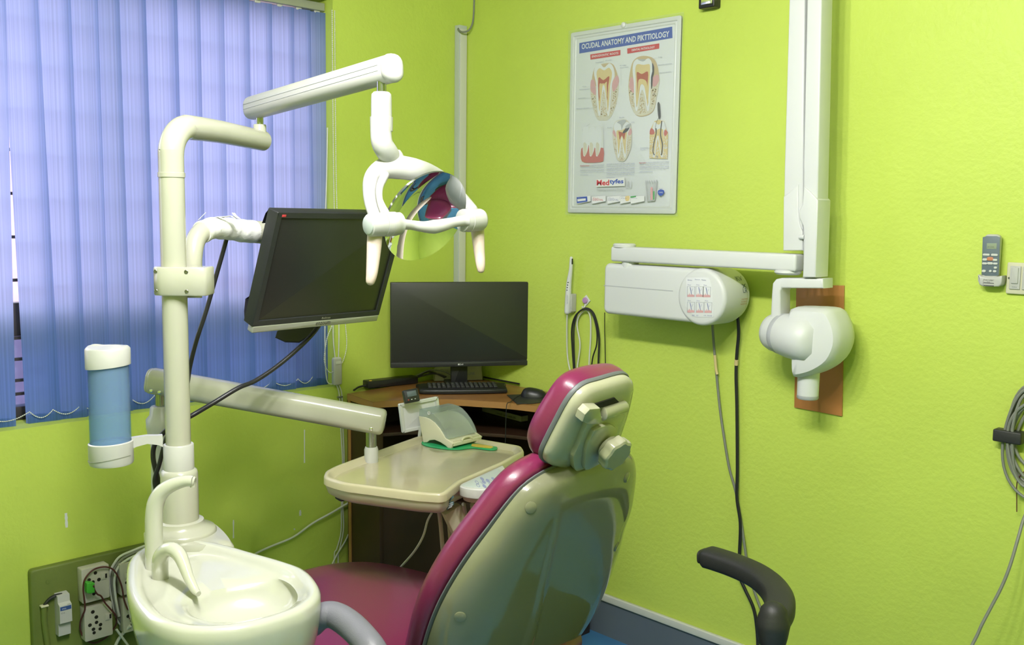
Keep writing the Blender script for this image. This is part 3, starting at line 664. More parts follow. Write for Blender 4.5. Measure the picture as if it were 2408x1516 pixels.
for nm, mt, r, lb, pts in (('hung_cable', 'cwhite', .0032, 'white cable looped over the diamond hook', ((1354, 960, .014), (1356, 900, .014), (1358, 860, .014), (1364, 810, .014), (1357, 765, .014), (1362, 742, .016), (1378, 729, .020), (1388, 745, .016), (1389, 790, .014), (1386, 840, .014), (1384, 900, .014), (1383, 960, .014))),
        ('hung_cable', 'cblack', .0040, 'thick black cable looped over the diamond hook', ((1349, 960, .022), (1350, 880, .022), (1347, 830, .022), (1345, 775, .022), (1354, 742, .024), (1376, 725, .026), (1394, 734, .024), (1404, 762, .022), (1409, 800, .022), (1407, 860, .022), (1405, 960, .022))),
        ('hung_cable', 'cblack', .0028, 'thin black cable crossing inside the loops on the diamond hook', ((1352, 960, .030), (1352, 880, .030), (1350, 820, .030), (1350, 770, .030), (1358, 738, .030), (1376, 726, .034), (1393, 738, .030), (1403, 775, .030), (1403, 810, .030), (1393, 845, .030), (1389, 900, .030), (1388, 960, .030))),
        ('drop_cable', 'cblack', .0016, 'thin black cable dropping from the left end of the x-ray box', ((1422, 735, .06), (1422, 780, .02), (1423, 830, .01), (1424, 880, .01), (1424, 960, .01)))):
    b = MB(); P = [wR(x, y, o_) for x, y, o_ in pts]; P.append(V((P[-1].x, -.02, .25)))
    if P[0].z < 1.1: P.insert(0, V((P[0].x, -.02, .25)))
    tube(b, P, r, 8, 6); tag(obj(nm, b, mt), lb, 'cable')
for r, lb, pts in ((.0045, 'grey cable hanging from the middle underside of the x-ray box', ((1675, 755, .08), (1678, 800, .03), (1684, 870, .014), (1693, 960, .012), (1703, 1030, .012), (1715, 1100, .012), (1730, 1155, .012), (1742, 1220, .012), (1752, 1290, .012), (1762, 1350, .012), (1785, 1420, .012), (1810, 1475, .012), (1835, 1520, .012))),
        (.0058, 'black cable hanging from the right end of the x-ray box', ((1733, 725, .06), (1737, 780, .03), (1733, 830, .02), (1731, 880, .018), (1733, 960, .016), (1734, 1100, .016), (1733, 1170, .018), (1741, 1230, .018), (1739, 1300, .018), (1738, 1350, .018), (1752, 1385, .018), (1772, 1430, .018), (1780, 1480, .018), (1782, 1540, .018)))):
    b = MB(); P = [wR(x, y, o_) for x, y, o_ in pts]; P.append(V((P[-1].x, P[-1].y, .006))); tube(b, P, r, 10, 6)
    tag(obj('xray_cable', b, 'cblack' if r > .005 else 'cgrey'), lb, 'cable')
b = MB(); tube(b, [wR(1681, 835, .024), wR(1684, 868, .0185), wR(1687, 880, .0178)], .0050, 10, 3, mi=0)
tag(obj('cable_marker', b, 'pyel'), 'yellow tape marker on the grey x-ray cable', 'marker')
b = MB(); tube(b, [wR(1732, 846, .0225), wR(1731, 858, .0195)], .0067, 10, 0); tag(obj('cable_marker', b, 'pyel'), 'yellow tape marker on the black x-ray cable', 'marker')
# ================================================================== WALL X-RAY UNIT
t = thing('dental_xray_unit', wR(1560, 740, 0), 'white wall-mounted dental x-ray machine with folded arms and hanging tube head', 'x-ray machine')
def qo(px, py, off): p = wR(px, py, off); return (p.x, p.z)
FO = .185
xl, zt_ = qo(1419, 618, FO); _, zb_ = qo(1419, 737, FO)
dx0, dz0 = qo(1650, 692, FO); R_ = (zt_-zb_)/2; zc = (zt_+zb_)/2
out = [(dx0+R_*cos(a), zc+R_*sin(a)) for a in [(-pi/2+pi*k/20) for k in range(21)]]
rc = .022
for (cx_, cz_, a0) in ((xl+rc, zt_-rc, 90), (xl+rc, zb_+rc, 180)):
    for k in range(6): a = radians(a0+90*k/5); out.append((cx_+rc*cos(a), cz_+rc*sin(a)))
b = MB(); plate(b, out, RWF, .03, FO, .016, bsteps=5); housing = obj('control_box', b, 'xwhite', t)
b = MB(); disc = [(dx0+(R_+.004)*cos(2*pi*k/40), zc-.002+(R_+.004)*sin(2*pi*k/40)) for k in range(40)]
plate(b, disc, RWF, .05, FO+.006, .014, bsteps=4); obj('round_end_cover', b, 'xwhite', housing)
b = MB(); a = qo(1420, 671, FO); c = qo(1583, 683, FO); c = (c[0], a[1])
flat(b, [(a[0], a[1]-.0016), (c[0], a[1]-.0016), (c[0], a[1]+.0016), (a[0], a[1]+.0016)], RWF, FO+.0006); obj('grey_stripe', b, 'ptext' if False else 'pgreyring', housing, flat=True)
b = MB(); wbox(b, (xl+.05, -.032, zb_+.02), (dx0+.03, -.001, zt_-.02), .003); obj('wall_plate', b, 'xwhite', t)
# instruction sticker, slightly crumpled
def sq(a, c): return qo(1400+a/6.689, 600+c/6.689, FO+.0075)
b = MB(); pl = [sq(*p) for p in ((1428, 350), (1770, 352), (1800, 390), (1838, 560), (1862, 940), (1850, 978), (1540, 968), (1495, 880), (1412, 800), (1424, 560))]
plate(b, pl, RWF, FO+.0062, FO+.0072, .0003); stk = obj('instruction_sticker', b, 'paper', housing)
b = MB(); cc = FO+.0076
for (gx, gy) in ((1445, 490), (1580, 490), (1695, 495), (1445, 735), (1585, 738), (1715, 740)):
    for (u0, v0, u1, v1) in ((0, 0, 118, 4), (0, 0, 3, 165), (115, 0, 118, 165)):
        p0 = sq(gx+u0, gy+v0); p1 = sq(gx+u1, gy+v1); flat(b, [(p0[0], p1[1]), (p1[0], p1[1]), (p1[0], p0[1]), (p0[0], p0[1])], RWF, cc, 0)
    P = [sq(gx+x, gy+y) for x, y in ((4, 165), (4, 140), (16, 120), (28, 140), (38, 100), (50, 138), (62, 120), (80, 125), (95, 130), (112, 135), (112, 165))]
    flat(b, P, RWF, cc+.0001, 1)
    P = [sq(gx+x, gy+y) for x, y in ((40, 12), (50, 10), (62, 50), (72, 120), (62, 125), (50, 60))]; flat(b, P, RWF, cc+.0002, 2)
    P = [sq(gx+x, gy+y) for x, y in ((90, 30), (94, 30), (78, 75), (75, 72))]; flat(b, P, RWF, cc+.0002, 2)
    p0 = sq(gx+8, gy-18); p1 = sq(gx+62, gy-30); text(b, 'Molar', RWF, p0[0], p0[1], p1[0]-p0[0], p1[1]-p0[1], cc, 3)
for (gx, gy, s_, w) in ((1448, 398, 'dentex', 75), (1565, 392, 'Exposure', 80), (1672, 398, 'Position', 70), (1520, 955, 'mm', 40), (1590, 955, 'kV', 30), (1705, 955, 'mA', 40), (1760, 955, 'seconds', 75)):
    p0 = sq(gx, gy); p1 = sq(gx+w, gy-18); text(b, s_, RWF, p0[0], p0[1], p1[0]-p0[0], p1[1]-p0[1], cc, 3)
obj('sticker_print', b, ['pgrey', 'pink2', 'ptext', 'ptext'], housing, flat=True)
# labels around the rounded end
RC = R_+.0042
def curved(mb, body, a0, a1, w0, w1, mi):
    vs, fs = textpolys(body); A0, A1 = min(v.x for v in vs), max(v.x for v in vs); B0, B1 = min(v.y for v in vs), max(v.y for v in vs)
    P = []
    for v in vs:
        u = (v.x-A0)/(A1-A0); w = (v.y-B0)/(B1-B0); an = a0+(a1-a0)*w; off = w0+(w1-w0)*u
        P.append(RWF(dx0+RC*1.006*cos(an), zc+RC*1.006*sin(an), off))
    mb.add(P, fs, mi)
b = MB()
curved(b, 'LR', radians(8), radians(17), .085, .060, 0); curved(b, 'x', radians(18), radians(26), .085, .060, 0); curved(b, 'KV', radians(33), radians(44), .10, .065, 0)
for k, s_ in enumerate(('CAUTION', 'X-RAY', 'RADIATION')): curved(b, s_, radians(-6-5*k), radians(-3-5*k), .095, .060, 1)
obj('warning_lettering', b, ['rgrey', 'rorange'], housing, flat=True)
# horizontal arm above the box
A0 = wR(1450, 596, .16); A1 = wR(1885, 612, .16)
zA = A0.z; hA = qo(1450, 578, .19)[1]-qo(1450, 613, .19)[1]
b = MB(); wbox(b, (A0.x, -.195, zA-hA/2), (A1.x, -.125, zA+hA/2), .008); harm = obj('horizontal_arm', b, 'xwhite', t)
b = MB(); lathe(b, (A0.x+.035, -.160, zA+hA/2-.002), (0, 0, 1), [(.040, 0), (.041, .008), (.036, .013), (0, .014)], 28); obj('pivot_cap', b, 'xwhite', harm)
b = MB(); lathe(b, (A1.x-.045, -.160, zA-hA/2+.002), (0, 0, -1), [(.040, 0), (.041, .008), (.034, .014), (0, .016)], 28); obj('pivot_cap', b, 'xwhite', harm)
b = MB(); lathe(b, (A0.x+.06, -.155, zb_+.05), (0, 0, 1), [(.03, 0), (.03, zA-zb_-.05)], 20); obj('pivot_post', b, 'xwhite', t)
# folded scissor arms
def bm_(pts, o0, o1, bev, nm, par):
    b = MB(); plate(b, [qo(x, y, o1) for x, y in pts], RWF, o0, o1, bev); return obj(nm, b, 'xwhite', par)
la = bm_([(1841, 589), (1887, 589), (1889, 300), (1893, -60), (1857, -60), (1844, 400)], .130, .176, .005, 'folding_arm', t)
bm_([(1841, 589), (1887, 589), (1887, 545), (1880, 525), (1877, 495), (1877, 433), (1862, 446), (1842, 462)], .125, .180, .004, 'arm_sleeve', la)
bm_([(1861, -60), (1861, 435), (1842, 456), (1844, 380), (1857, -60)], .120, .179, .002, 'cover_strip', la) if False else None
ra = bm_([(1888, 652), (1918, 652), (1926, 300), (1933, -60), (1899, -60), (1889, 380)], .118, .186, .005, 'folding_arm', t)
bm_([(1887, 652), (1917, 652), (1923, 470), (1905, 450), (1890, 438), (1887, 480), (1879, 494), (1879, 512), (1888, 530), (1891, 560)], .112, .191, .004, 'arm_sleeve', ra)
b = MB(); p = wR(1885, 557, .185); lathe(b, p+V((-.006, 0, 0)), (1, 0, 0), [(.001, -.004), (.006, -.002), (.007, .002), (.007, .016)], 16); obj('stop_peg', b, 'xwhite', ra)
# yoke and tube head
yk = bm_([(1935, 655), (1838, 653), (1824, 656), (1816, 666), (1814, 690), (1811, 748), (1834, 748), (1834, 684), (1838, 677), (1935, 678)], .115, .180, .006, 'yoke', t)
b = MB(); p = wR(1912, 655, .15); lathe(b, (p.x, -.150, p.z-.006), (0, 0, 1), [(.024, 0), (.024, .016)], 24); obj('pivot_collar', b, 'pgreyring', yk)
HC = wR(1835, 783, .150)   # left joint centre
ax = V((.93, -.30, -.04)).normalized()
b = MB(); lathe(b, HC-ax*.045, ax, [(.02, -.012), (.042, -.004), (.056, .010), (.061, .028), (.062, .055)], 40); obj('joint_dome', b, 'xwhite', t)
b = MB(); lathe(b, HC-ax*.045, ax, [(.0635, .053), (.0645, .055), (.0645, .069), (.0635, .071)], 40); obj('joint_ring', b, 'pgreyring', t)
hd = MB(); lathe(hd, HC-ax*.045, ax, [(.060, .069), (.0665, .074), (.070, .10), (.071, .15), (.064, .185), (.04, .205)], 40); head = obj('tube_head', hd, 'xwhite', t)
b = MB(); pl = smoothpoly([qo(x, y, .17) for x, y in ((1868, 724), (1905, 721), (1952, 725), (1968, 742), (1980, 775), (1980, 812), (1962, 850), (1930, 873), (1900, 884), (1878, 886), (1872, 870), (1872, 800), (1866, 760))], 3)
cc_ = qo(1915, 800, .17)
pillow(b, pl, RWF, [(.3, 0, .055), (.7, 0, .062), (.9, 0, .078), (.985, 0, .105), (1, 0, .13), (1, 0, .17), (.97, 0, .195), (.88, 0, .208), (.6, 0, .214), (.25, 0, .215)], c=cc_)
obj('rounded_housing', b, 'xwhite', head)
cx_, cz_ = qo(1903, 850, .145); cz2 = qo(1903, 938, .145)[1]
b = MB(); lathe(b, (cx_, -.145, cz_+.02), (0, 0, -1), [(.033, 0), (.0335, .02), (.0325, cz_-cz2+.008)], 32); obj('cone', b, 'xwhite', head)
b = MB(); lathe(b, (cx_, -.145, cz2+.012), (0, 0, -1), [(.033, 0), (.033, .008), (.030, .012), (.027, .012), (.026, .004)], 32, caps=False); obj('cone_ring', b, 'pgreyring', head)

# ================================================================== DESK
DZ = .935
def dk(px, py, z=DZ): return atz(px, py, z)
BL = dk(817, 925); FL = dk(877, 945)
BL.x = max(BL.x, .025)
front = [dk(x, y) for x, y in ((877, 945), (905, 942.5), (987, 938.5), (1070, 938.5), (1136, 942.5), (1202, 947), (1286, 957))]
fp = catmull(front[1:], 5)
pl = [(BL.x, BL.y), (FL.x, FL.y)] + [(p.x, p.y) for p in fp] + [(.815, -.20), (.83, -.18), (.83, -.022), (.025, -.022)]
t = thing('corner_desk', (.3, -.3, 0), 'brown wood-effect corner desk with a concave front, in the room corner', 'desk')
b = MB(); plate(b, pl, WF, DZ-.026, DZ, .0015); b.m = [0]*len(b.m)
o = obj('desk_top', b, 'wood', t, angle=25)
b = MB(); pe = pl[0:2]+[(p.x, p.y) for p in fp]; e_o = inset(pl, -.0012)[:len(pe)]
n0 = len(e_o); b.add([V((x, y, DZ-.0245)) for x, y in e_o]+[V((x, y, DZ-.0012)) for x, y in e_o], [(i, i+1, n0+i+1, n0+i) for i in range(n0-1)]); obj('edge_band', b, 'woodedge', t, flat=True)
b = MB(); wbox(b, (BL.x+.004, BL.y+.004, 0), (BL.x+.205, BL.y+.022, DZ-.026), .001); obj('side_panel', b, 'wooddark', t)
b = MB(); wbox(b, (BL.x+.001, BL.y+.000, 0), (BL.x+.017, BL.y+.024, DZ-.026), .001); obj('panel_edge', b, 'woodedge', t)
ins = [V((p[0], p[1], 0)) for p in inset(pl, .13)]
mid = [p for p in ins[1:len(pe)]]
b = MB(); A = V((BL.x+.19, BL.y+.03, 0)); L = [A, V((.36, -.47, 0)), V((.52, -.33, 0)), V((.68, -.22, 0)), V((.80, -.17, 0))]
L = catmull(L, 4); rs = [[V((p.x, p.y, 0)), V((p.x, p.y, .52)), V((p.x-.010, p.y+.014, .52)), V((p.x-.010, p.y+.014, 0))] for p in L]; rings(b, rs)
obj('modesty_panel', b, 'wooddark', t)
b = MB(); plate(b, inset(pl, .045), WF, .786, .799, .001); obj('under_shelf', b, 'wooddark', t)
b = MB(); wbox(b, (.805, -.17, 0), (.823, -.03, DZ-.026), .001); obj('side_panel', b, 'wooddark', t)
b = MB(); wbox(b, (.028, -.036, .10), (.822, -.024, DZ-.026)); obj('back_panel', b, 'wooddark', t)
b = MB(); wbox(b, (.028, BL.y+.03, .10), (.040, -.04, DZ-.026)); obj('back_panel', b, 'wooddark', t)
# book on the shelf
t = thing('book', dk(1225, 991, .800), 'flat white and black covered book on the shelf under the desk top', 'book')
c = dk(1225, 992, .800); d1 = (dk(1133, 967, .800)-c); d1.z = 0; fr = Fr(c, d1, (dk(1275, 984, .800)-c)); 
L1 = d1.length; 
if fr.z.z < 0: fr.z = -fr.z
b = MB(); box(b, fr, L1/2, .10, .012, L1, .20, .023, .002); obj('pages', b, 'offwhite', t)
b = MB(); box(b, fr, L1/2, .103, .0255, L1+.003, .205, .003, .001); obj('cover', b, 'black', t)
b = MB(); f2 = Fr(c+V((0, 0, .0))-fr.y*.0006, -fr.x, (0, 0, 1)); text(b, 'I tooth care with life', f2, -L1*.62, .007, L1*.5, .009, .0003, 0); obj('spine_lettering', b, 'pdark', t, flat=True)
# desk monitor
MZ = 4.06
Wm = V((.532, .847, 0)).normalized(); mc = dep(1085, 763, MZ); fr = Fr(mc, Wm, (0, 0, 1)); 
if fr.z.dot(CAM-mc) < 0: fr.z = -fr.z
mw, mh = 332*MZ/2330, 200*MZ/2330
base = V((mc.x, mc.y, DZ))
t = thing('desktop_monitor', base, 'wide black computer monitor standing on the corner desk', 'monitor')
b = MB(); box(b, fr, 0, 0, -.014, mw, mh, .026, .003, r=.004); obj('housing', b, 'bezel', t)
b = MB(); box(b, fr, 0, .012, .0, mw-.006, mh-.030, .0016, .0003, r=.002); obj('screen', b, 'screen', t)
b = MB(); box(b, fr, 0, -mh/2+.0105, .0005, mw-.001, .019, .003, .001, r=.001); ch = obj('chin', b, 'bezel', t)
b = MB(); text(b, 'Dell', fr, -.006, -mh/2+.007, .014, .006, .0024); box(b, fr, -.0105, -mh/2+.010, .0022, .006, .006, .0006, .0001); obj('logo', b, 'paper', ch, flat=True)
nb = Fr(V((mc.x, mc.y, DZ))-fr.z*.055, Wm, (0, 0, 1))
if nb.z.dot(fr.z) < 0: nb.z = -nb.z
b = MB(); box(b, nb, 0, (mc.z-mh/2-DZ)/2+.03, 0, .070, mc.z-mh/2-DZ+.10, .020, .004); obj('neck', b, 'black', t)
b = MB(); plate(b, roundrect(.20, .10, .02, 4), (lambda F_: F_ if F_.z.z > 0 else Fr(F_.o, F_.y, F_.x))(Fr(V((mc.x, mc.y, DZ))-fr.z*.075, Wm, fr.z)), .001, .010, .003); obj('foot', b, 'black', t)
# white box behind it
c = V((.115, -.115, 0)); f2 = Fr((c.x, c.y, DZ), Wm, (0, 0, 1)); 
if f2.z.dot(fr.z) < 0: f2.z = -f2.z
t = thing('router_box', (c.x, c.y, DZ), 'off-white plastic box behind the desk monitor stand', 'router')
b = MB(); plate(b, [(-.105, .001), (.105, .001), (.100, .062), (.092, .068), (-.090, .060), (-.10, .05)], f2, -.03, .03, .006); obj('box_body', b, 'offwhite', t)
b = MB(); text(b, 'D-LINK', f2, .03, .026, .04, .012, .0303); obj('lettering', b, 'ptext', t, flat=True)
# keyboard
kc = dk(1087, 915, DZ+.006); fr = Fr(V((kc.x, kc.y, DZ)), V((.60, .80, 0)), V((-.80, .60, 0)))
if fr.z.z < 0: fr.z = -fr.z
t = thing('keyboard', (kc.x, kc.y, DZ), 'black computer keyboard on the corner desk in front of the monitor', 'keyboard')
kw = 205*depth(kc)/2330; kd = .15
b = MB(); pl = smoothpoly([(-kw/2+.02, kd/2), (kw/2-.02, kd/2), (kw/2-.002, kd*.1), (kw/2, -kd*.35), (kw/2-.02, -kd/2-.004), (0, -kd/2-.012), (-kw/2+.02, -kd/2-.004), (-kw/2, -kd*.35), (-kw/2+.002, kd*.1)], 3)
plate(b, pl, fr, .001, .020, .006); kb = obj('keyboard_body', b, 'black', t)
tilt = lambda y: .0205+.004*(y/kd)
for r_ in range(5):
    for c_ in range(15):
        x = -kw/2+.045+(kw-.09)*c_/14; y = kd/2-.022-.022*r_
        b = MB(); box(b, fr, x, y, .0225, (kw-.09)/14*.84, .018, .005, .0015); ky = obj('key', b, 'keys', t)
        b = MB(); flat(b, [(x-.004, y-.002), (x+.001, y-.002), (x+.001, y+.004), (x-.004, y+.004)], fr, .0252) ; obj('key_legend', b, 'legend', ky, flat=True) if False else None
b = MB()
for r_ in range(5):
    for c_ in range(15):
        x = -kw/2+.045+(kw-.09)*c_/14; y = kd/2-.022-.022*r_
        text(b, random.choice('QWERTYUIOPASDFGHJKLZXCVBNM'), fr, x-.003, y-.001, .005, .006, .02515)
obj('key_legends', b, 'legend', kb, flat=True)
# mouse and mat
p0 = dk(1225, 936, DZ); t = thing('computer_mouse', dk(1256, 930), 'black computer mouse on a small dark mat on the desk', 'mouse')
mcn = dk(1256, 932, DZ+.004); md = Fr(V((mcn.x, mcn.y, DZ+.0045)), V((.74, .66, 0)), V((-.66, .74, 0)))
if md.z.z < 0: md.z = -md.z
b = MB(); rs = []
for k in range(13):
    x = -.052+.104*k/12; s = math.sqrt(max(0.02, 1-abs((x/.053))**2.6)); hh = .034*s*(1-.25*(x/.052)); ww = .030*s
    rs.append([md(x, ww*cos(a), max(0, hh*sin(a))) for a in [2*pi*j/20 for j in range(20)]])
rings(b, rs); ms = obj('mouse_body', b, 'black', t)
b = MB(); tube(b, [md(.026, 0, .0245), md(.032, 0, .0225)], .004, 10); obj('scroll_wheel', b, 'gasket', t)
b = MB(); tube(b, [md(-.05, .0, .006), dk(1212, 935, DZ+.006), dk(1200, 945, DZ+.006), dk(1193, 949, DZ+.002)+V((.006, -.008, 0)), dk(1193, 949, DZ)+V((.010, -.016, -.05)), dk(1193, 949, DZ)+V((.004, -.012, -.16)), dk(1193, 949, DZ)+V((.0, -.010, -.34))], .0016, 6, 5); obj('mouse_cable', b, 'cblack', t)
b = MB(); P = [dk(x, y, DZ) for x, y in ((1192, 930), (1300, 925), (1296, 944), (1250, 950), (1215, 950))]; plate(b, [(p.x, p.y) for p in P], WF, DZ+.0008, DZ+.0038, .001)
tag(obj('mouse_mat', b, 'rubber'), 'small dark mouse mat at the right of the desk', 'mouse mat')
# long black power supply at left
a = dk(868, 915); c = dk(985, 902); dd = (c-a); dd.z = 0; fr = Fr(a, dd, (0, 0, 1))
if fr.z.dot(CAM-a) < 0: fr.z = -fr.z
t = thing('power_strip', V((a.x, a.y, DZ)), 'long black power strip lying on the left of the desk', 'power strip')
b = MB(); box(b, fr, dd.length/2, .016, -.03, dd.length, .030, .052, .004); obj('strip_body', b, 'black', t)
b = MB(); p = fr(.012, .0315, -.01); lathe(b, p, (0, 0, 1), [(.006, 0), (.006, .003), (0, .004)], 10); obj('indicator', b, 'yellow', t)
b = MB(); tube(b, [fr(.002, .012, -.03), fr(-.03, .008, -.03), fr(-.055, .006, -.01), fr(-.075, .005, .01)], .004, 8, 4); obj('power_lead', b, 'cblack', t)
for k, (pts, m_) in enumerate(((((955, 895), (985, 880), (1010, 870), (1040, 872), (1060, 880)), 'cgrey'), (((962, 893), (990, 884), (1020, 878), (1050, 886)), 'cblack'), (((975, 890), (1005, 874), (1030, 880), (1046, 888)), 'cblack'), (((1150, 886), (1185, 884), (1220, 892), (1245, 900)), 'cblack'))):
    zs = [.005, .03, .035, .02, .006][:len(pts)] if k < 3 else [.006]*4
    P = []
    for (x, y), z in zip(pts, zs):
        p = dep(x, y, 4.22) if k < 3 else atz(x, y, DZ+.005); P.append(p)
    for p in P: p.z = max(p.z, DZ+.008); p.x = max(p.x, .012); p.y = min(p.y, -.012)
    b = MB(); tube(b, P, .0035, 7, 5); tag(obj('desk_cable', b, m_), ['grey cable arching up behind the desk monitor', 'black cable lying lowest behind the desk monitor', 'black cable arching behind the desk monitor', 'black cable at the right behind the desk monitor'][k], 'cable')

# ================================================================== SOCKET BOARD (low, left wall)
def lq(a, c, off): p = wL(40+a/6.1625, 1270+c/6.1625, off); return (p.y, p.z)
t0 = thing('socket_board', wL(200, 1516, 0), 'dusty green mounting board with rounded edge under the window', 'board')
y0, z1 = lq(190, 445, .03); y1 = -1.30
b = MB(); box(b, LWF, (y0+y1)/2, (z1+.06)/2, .016, y1-y0, z1-.06, .030, .007, r=.012); obj('board_panel', b, 'board', t0)
b = MB(); (a, c) = lq(450, 597, .031); lathe(b, LWF(a, c, .031), (1, 0, 0), [(.007, 0), (.007, .0015), (.004, .0015), (0, .001)], 14); obj('screw', b, 'board', t0)
def socket(a0, c0, a1, c1, lb, holes, sw):
    (ya, za) = lq(a0, c0, .065); (yb, zb2) = lq(a1, c1, .065)
    w, h = yb-ya, za-zb2
    t = thing('wall_socket', LWF((ya+yb)/2, zb2, .031), lb, 'power socket', None)
    b = MB(); box(b, LWF, (ya+yb)/2, (za+zb2)/2, .048, w, h, .034, .003, r=.004); obj('back_box', b, 'socket', t)
    b = MB(); box(b, LWF, (ya+yb)/2, (za+zb2)/2, .0675, w+.001, h+.001, .006, .0018, r=.005); fc = obj('face_plate', b, 'socket', t)
    for (u, v, r) in holes:
        b = MB(); c = LWF(ya+w*u, za-h*v, .0705); lathe(b, c, (1, 0, 0), [(r, 0), (r, .0004), (0, .0004)], 14); obj('pin_hole', b, 'hole', fc)
    u, v = sw; b = MB(); box(b, LWF, ya+w*u, za-h*v, .0715, w*.22, h*.20, .003, .001); s_ = obj('rocker', b, 'socket', fc)
    b = MB(); box(b, LWF, ya+w*(u+.08), za-h*v, .0730, w*.07, h*.13, .001, .0002); obj('rocker_mark', b, 'hole', fc)
    return ya, yb, za, zb2
SH = [(.50, .18, .0058), (.26, .34, .0060), (.40, .43, .0058), (.62, .40, .0062), (.42, .78, .0058), (.22, .62, .005)]
SH2 = [(.30, .16, .0062), (.42, .34, .0062), (.18, .53, .0062), (.42, .50, .0058), (.56, .60, .0060), (.30, .68, .0060), (.32, .79, .0055), (.54, .72, .0055)]
S1 = socket(925, 425, 1335, 815, 'white power socket with a small green plug, upper one by the breaker', SH, (.80, .33))
S2 = socket(965, 985, 1380, 1355, 'white power socket with empty round holes, below the green-plugged one', SH2, (.84, .42))
S3 = socket(1480, 345, 1880, 700, 'white power socket half hidden behind the basin, upper right on the board', SH, (.25, .4))
S4 = socket(1520, 850, 1930, 1230, 'white power socket half hidden behind the basin, lower right on the board', SH2, (.80, .42))
b = MB(); (a, c) = lq(985, 610, .08); (a2, c2) = lq(1100, 735, .08); plate(b, [(a, c), (a+.006, c+.003), (a2, c-.004), (a2, c2), (a+.008, c2), (a, c2+.004)], LWF, .0712, .099, .003)
tag(obj('green_plug', b, 'gplug'), 'small bright green plug pushed into the upper left socket', 'plug')
def wire(pts, r, m_, nm, lb, cat='cable'):
    b = MB(); P = []
    for (a, c, o_) in pts: y, z = lq(a, c, o_); P.append(LWF(y, z, o_))
    tube(b, P, r, 8, 6); return tag(obj(nm, b, m_), lb, cat)
wire([(1110, 655, .10), (1125, 720, .092), (1165, 780, .09), (1220, 810, .088), (1275, 905, .085), (1340, 980, .085), (1430, 1090, .082), (1440, 1200, .06), (1400, 1280, .05), (1300, 1400, .045), (1130, 1485, .042), (1000, 1440, .042), (925, 1330, .044), (915, 1200, .055), (950, 1090, .072), (985, 990, .078), (975, 850, .082), (960, 700, .084), (985, 560, .086), (1100, 430, .082), (1260, 385, .082), (1380, 415, .08), (1460, 520, .078), (1520, 680, .078), (1550, 850, .08), (1600, 990, .082), (1650, 1040, .084), (1630, 1140, .082)], .0028, 'cbrown', 'flex_wire', 'thin dark brown wire coiling round the sockets on the green board', 'wire')
for k, (pts, m_, r, lb) in enumerate((([(1900, 60, .06), (1700, 140, .055), (1500, 230, .05), (1400, 350, .045), (1345, 480, .042), (1340, 640, .040), (1370, 820, .040), (1410, 1000, .040), (1470, 1180, .040), (1540, 1240, .040), (1640, 1300, .04)], 'cwhite', .0045, 'outermost white cable arching behind the right sockets'),
        ([(1900, 110, .066), (1720, 170, .062), (1540, 260, .056), (1430, 380, .05), (1380, 520, .05), (1380, 680, .048), (1410, 860, .048), (1450, 1060, .048), (1530, 1220, .046)], 'cgrey', .0045, 'grey cable arching inside the outermost white one by the sockets'),
        ([(1900, 160, .075), (1740, 210, .07), (1580, 290, .062), (1460, 400, .058), (1412, 560, .058), (1416, 720, .056), (1440, 900, .056), (1480, 1100, .054)], 'cwhite', .0045, 'inner white cable arching beside the sockets'),
        ([(1640, 1240, .075), (1560, 1320, .06), (1480, 1420, .05), (1430, 1520, .045), (1400, 1600, .045)], 'cwhite', .0055, 'white cable curving down below the right sockets'),
        ([(1440, 1290, .06), (1520, 1400, .06), (1600, 1510, .06), (1660, 1600, .06)], 'cwhite', .004, 'white cable crossing downwards to the right under the sockets'))):
    wire(pts, r, m_, 'board_cable', lb)
# breaker
(ya, za) = lq(520, 810, .055); (yb, zb2) = lq(808, 1370, .075)
t = thing('circuit_breaker', LWF((ya+yb)/2, zb2, .031), 'white miniature circuit breaker with a blue label on the green board', 'circuit breaker')
ya += .012
b = MB(); prof = [(.031, 0), (.058, 0), (.060, .012), (.060, .030), (.076, .034), (.076, .075), (.062, .080), (.060, .096), (.031, .098)]
H_ = za-zb2; W_ = yb-ya
rs = [[LWF(y, zb2+z/.098*H_, o_) for o_, z in prof] for y in (ya, ya+.001, yb-.001, yb)]
rings(b, rs); obj('breaker_body', b, 'white', t)
b = MB(); zz = lambda f: zb2+H_*f
box(b, LWF, (ya+yb)/2, zz(.70), .0765, W_*.9, H_*.09, .001, .0002, 0); text(b, 'MG', LWF, ya+.008, zz(.68), .012, .004, .0772, 1); text(b, 'C16', LWF, ya+.004, zz(.58), .012, .004, .0767, 2); text(b, 'ON', LWF, yb-.014, zz(.775), .010, .002, .0767, 2)
obj('breaker_label', b, ['labelblue', 'paper', 'pdark'], t, flat=True)
b = MB(); P = [LWF(*lq(650, 785, .045), .045), LWF(*lq(560, 800, .045), .045), LWF(*lq(470, 850, .042), .042), LWF(*lq(395, 940, .040), .040)]; tube(b, P, .0055, 8, 5)
tag(obj('breaker_lead', b, 'cblack'), 'short dark cable bending from the breaker top to the conduit', 'cable')
b = MB(); P = [LWF(*lq(390, 945, .040), .040), LWF(*lq(400, 1200, .040), .040), LWF(*lq(445, 1516, .040), .040), LWF(*lq(460, 1750, .040), .040)]; tube(b, P, .0095, 12, 3)
tag(obj('conduit_pipe', b, 'board'), 'dusty green painted conduit pipe running down the board', 'pipe')
b = MB(); p = P[0]; wbox(b, (p.x-.008, p.y-.012, p.z-.003), (p.x+.012, p.y+.012, p.z+.003), .002); tag(obj('pipe_clip', b, 'ivory'), 'pale clip at the top of the conduit pipe', 'clip')
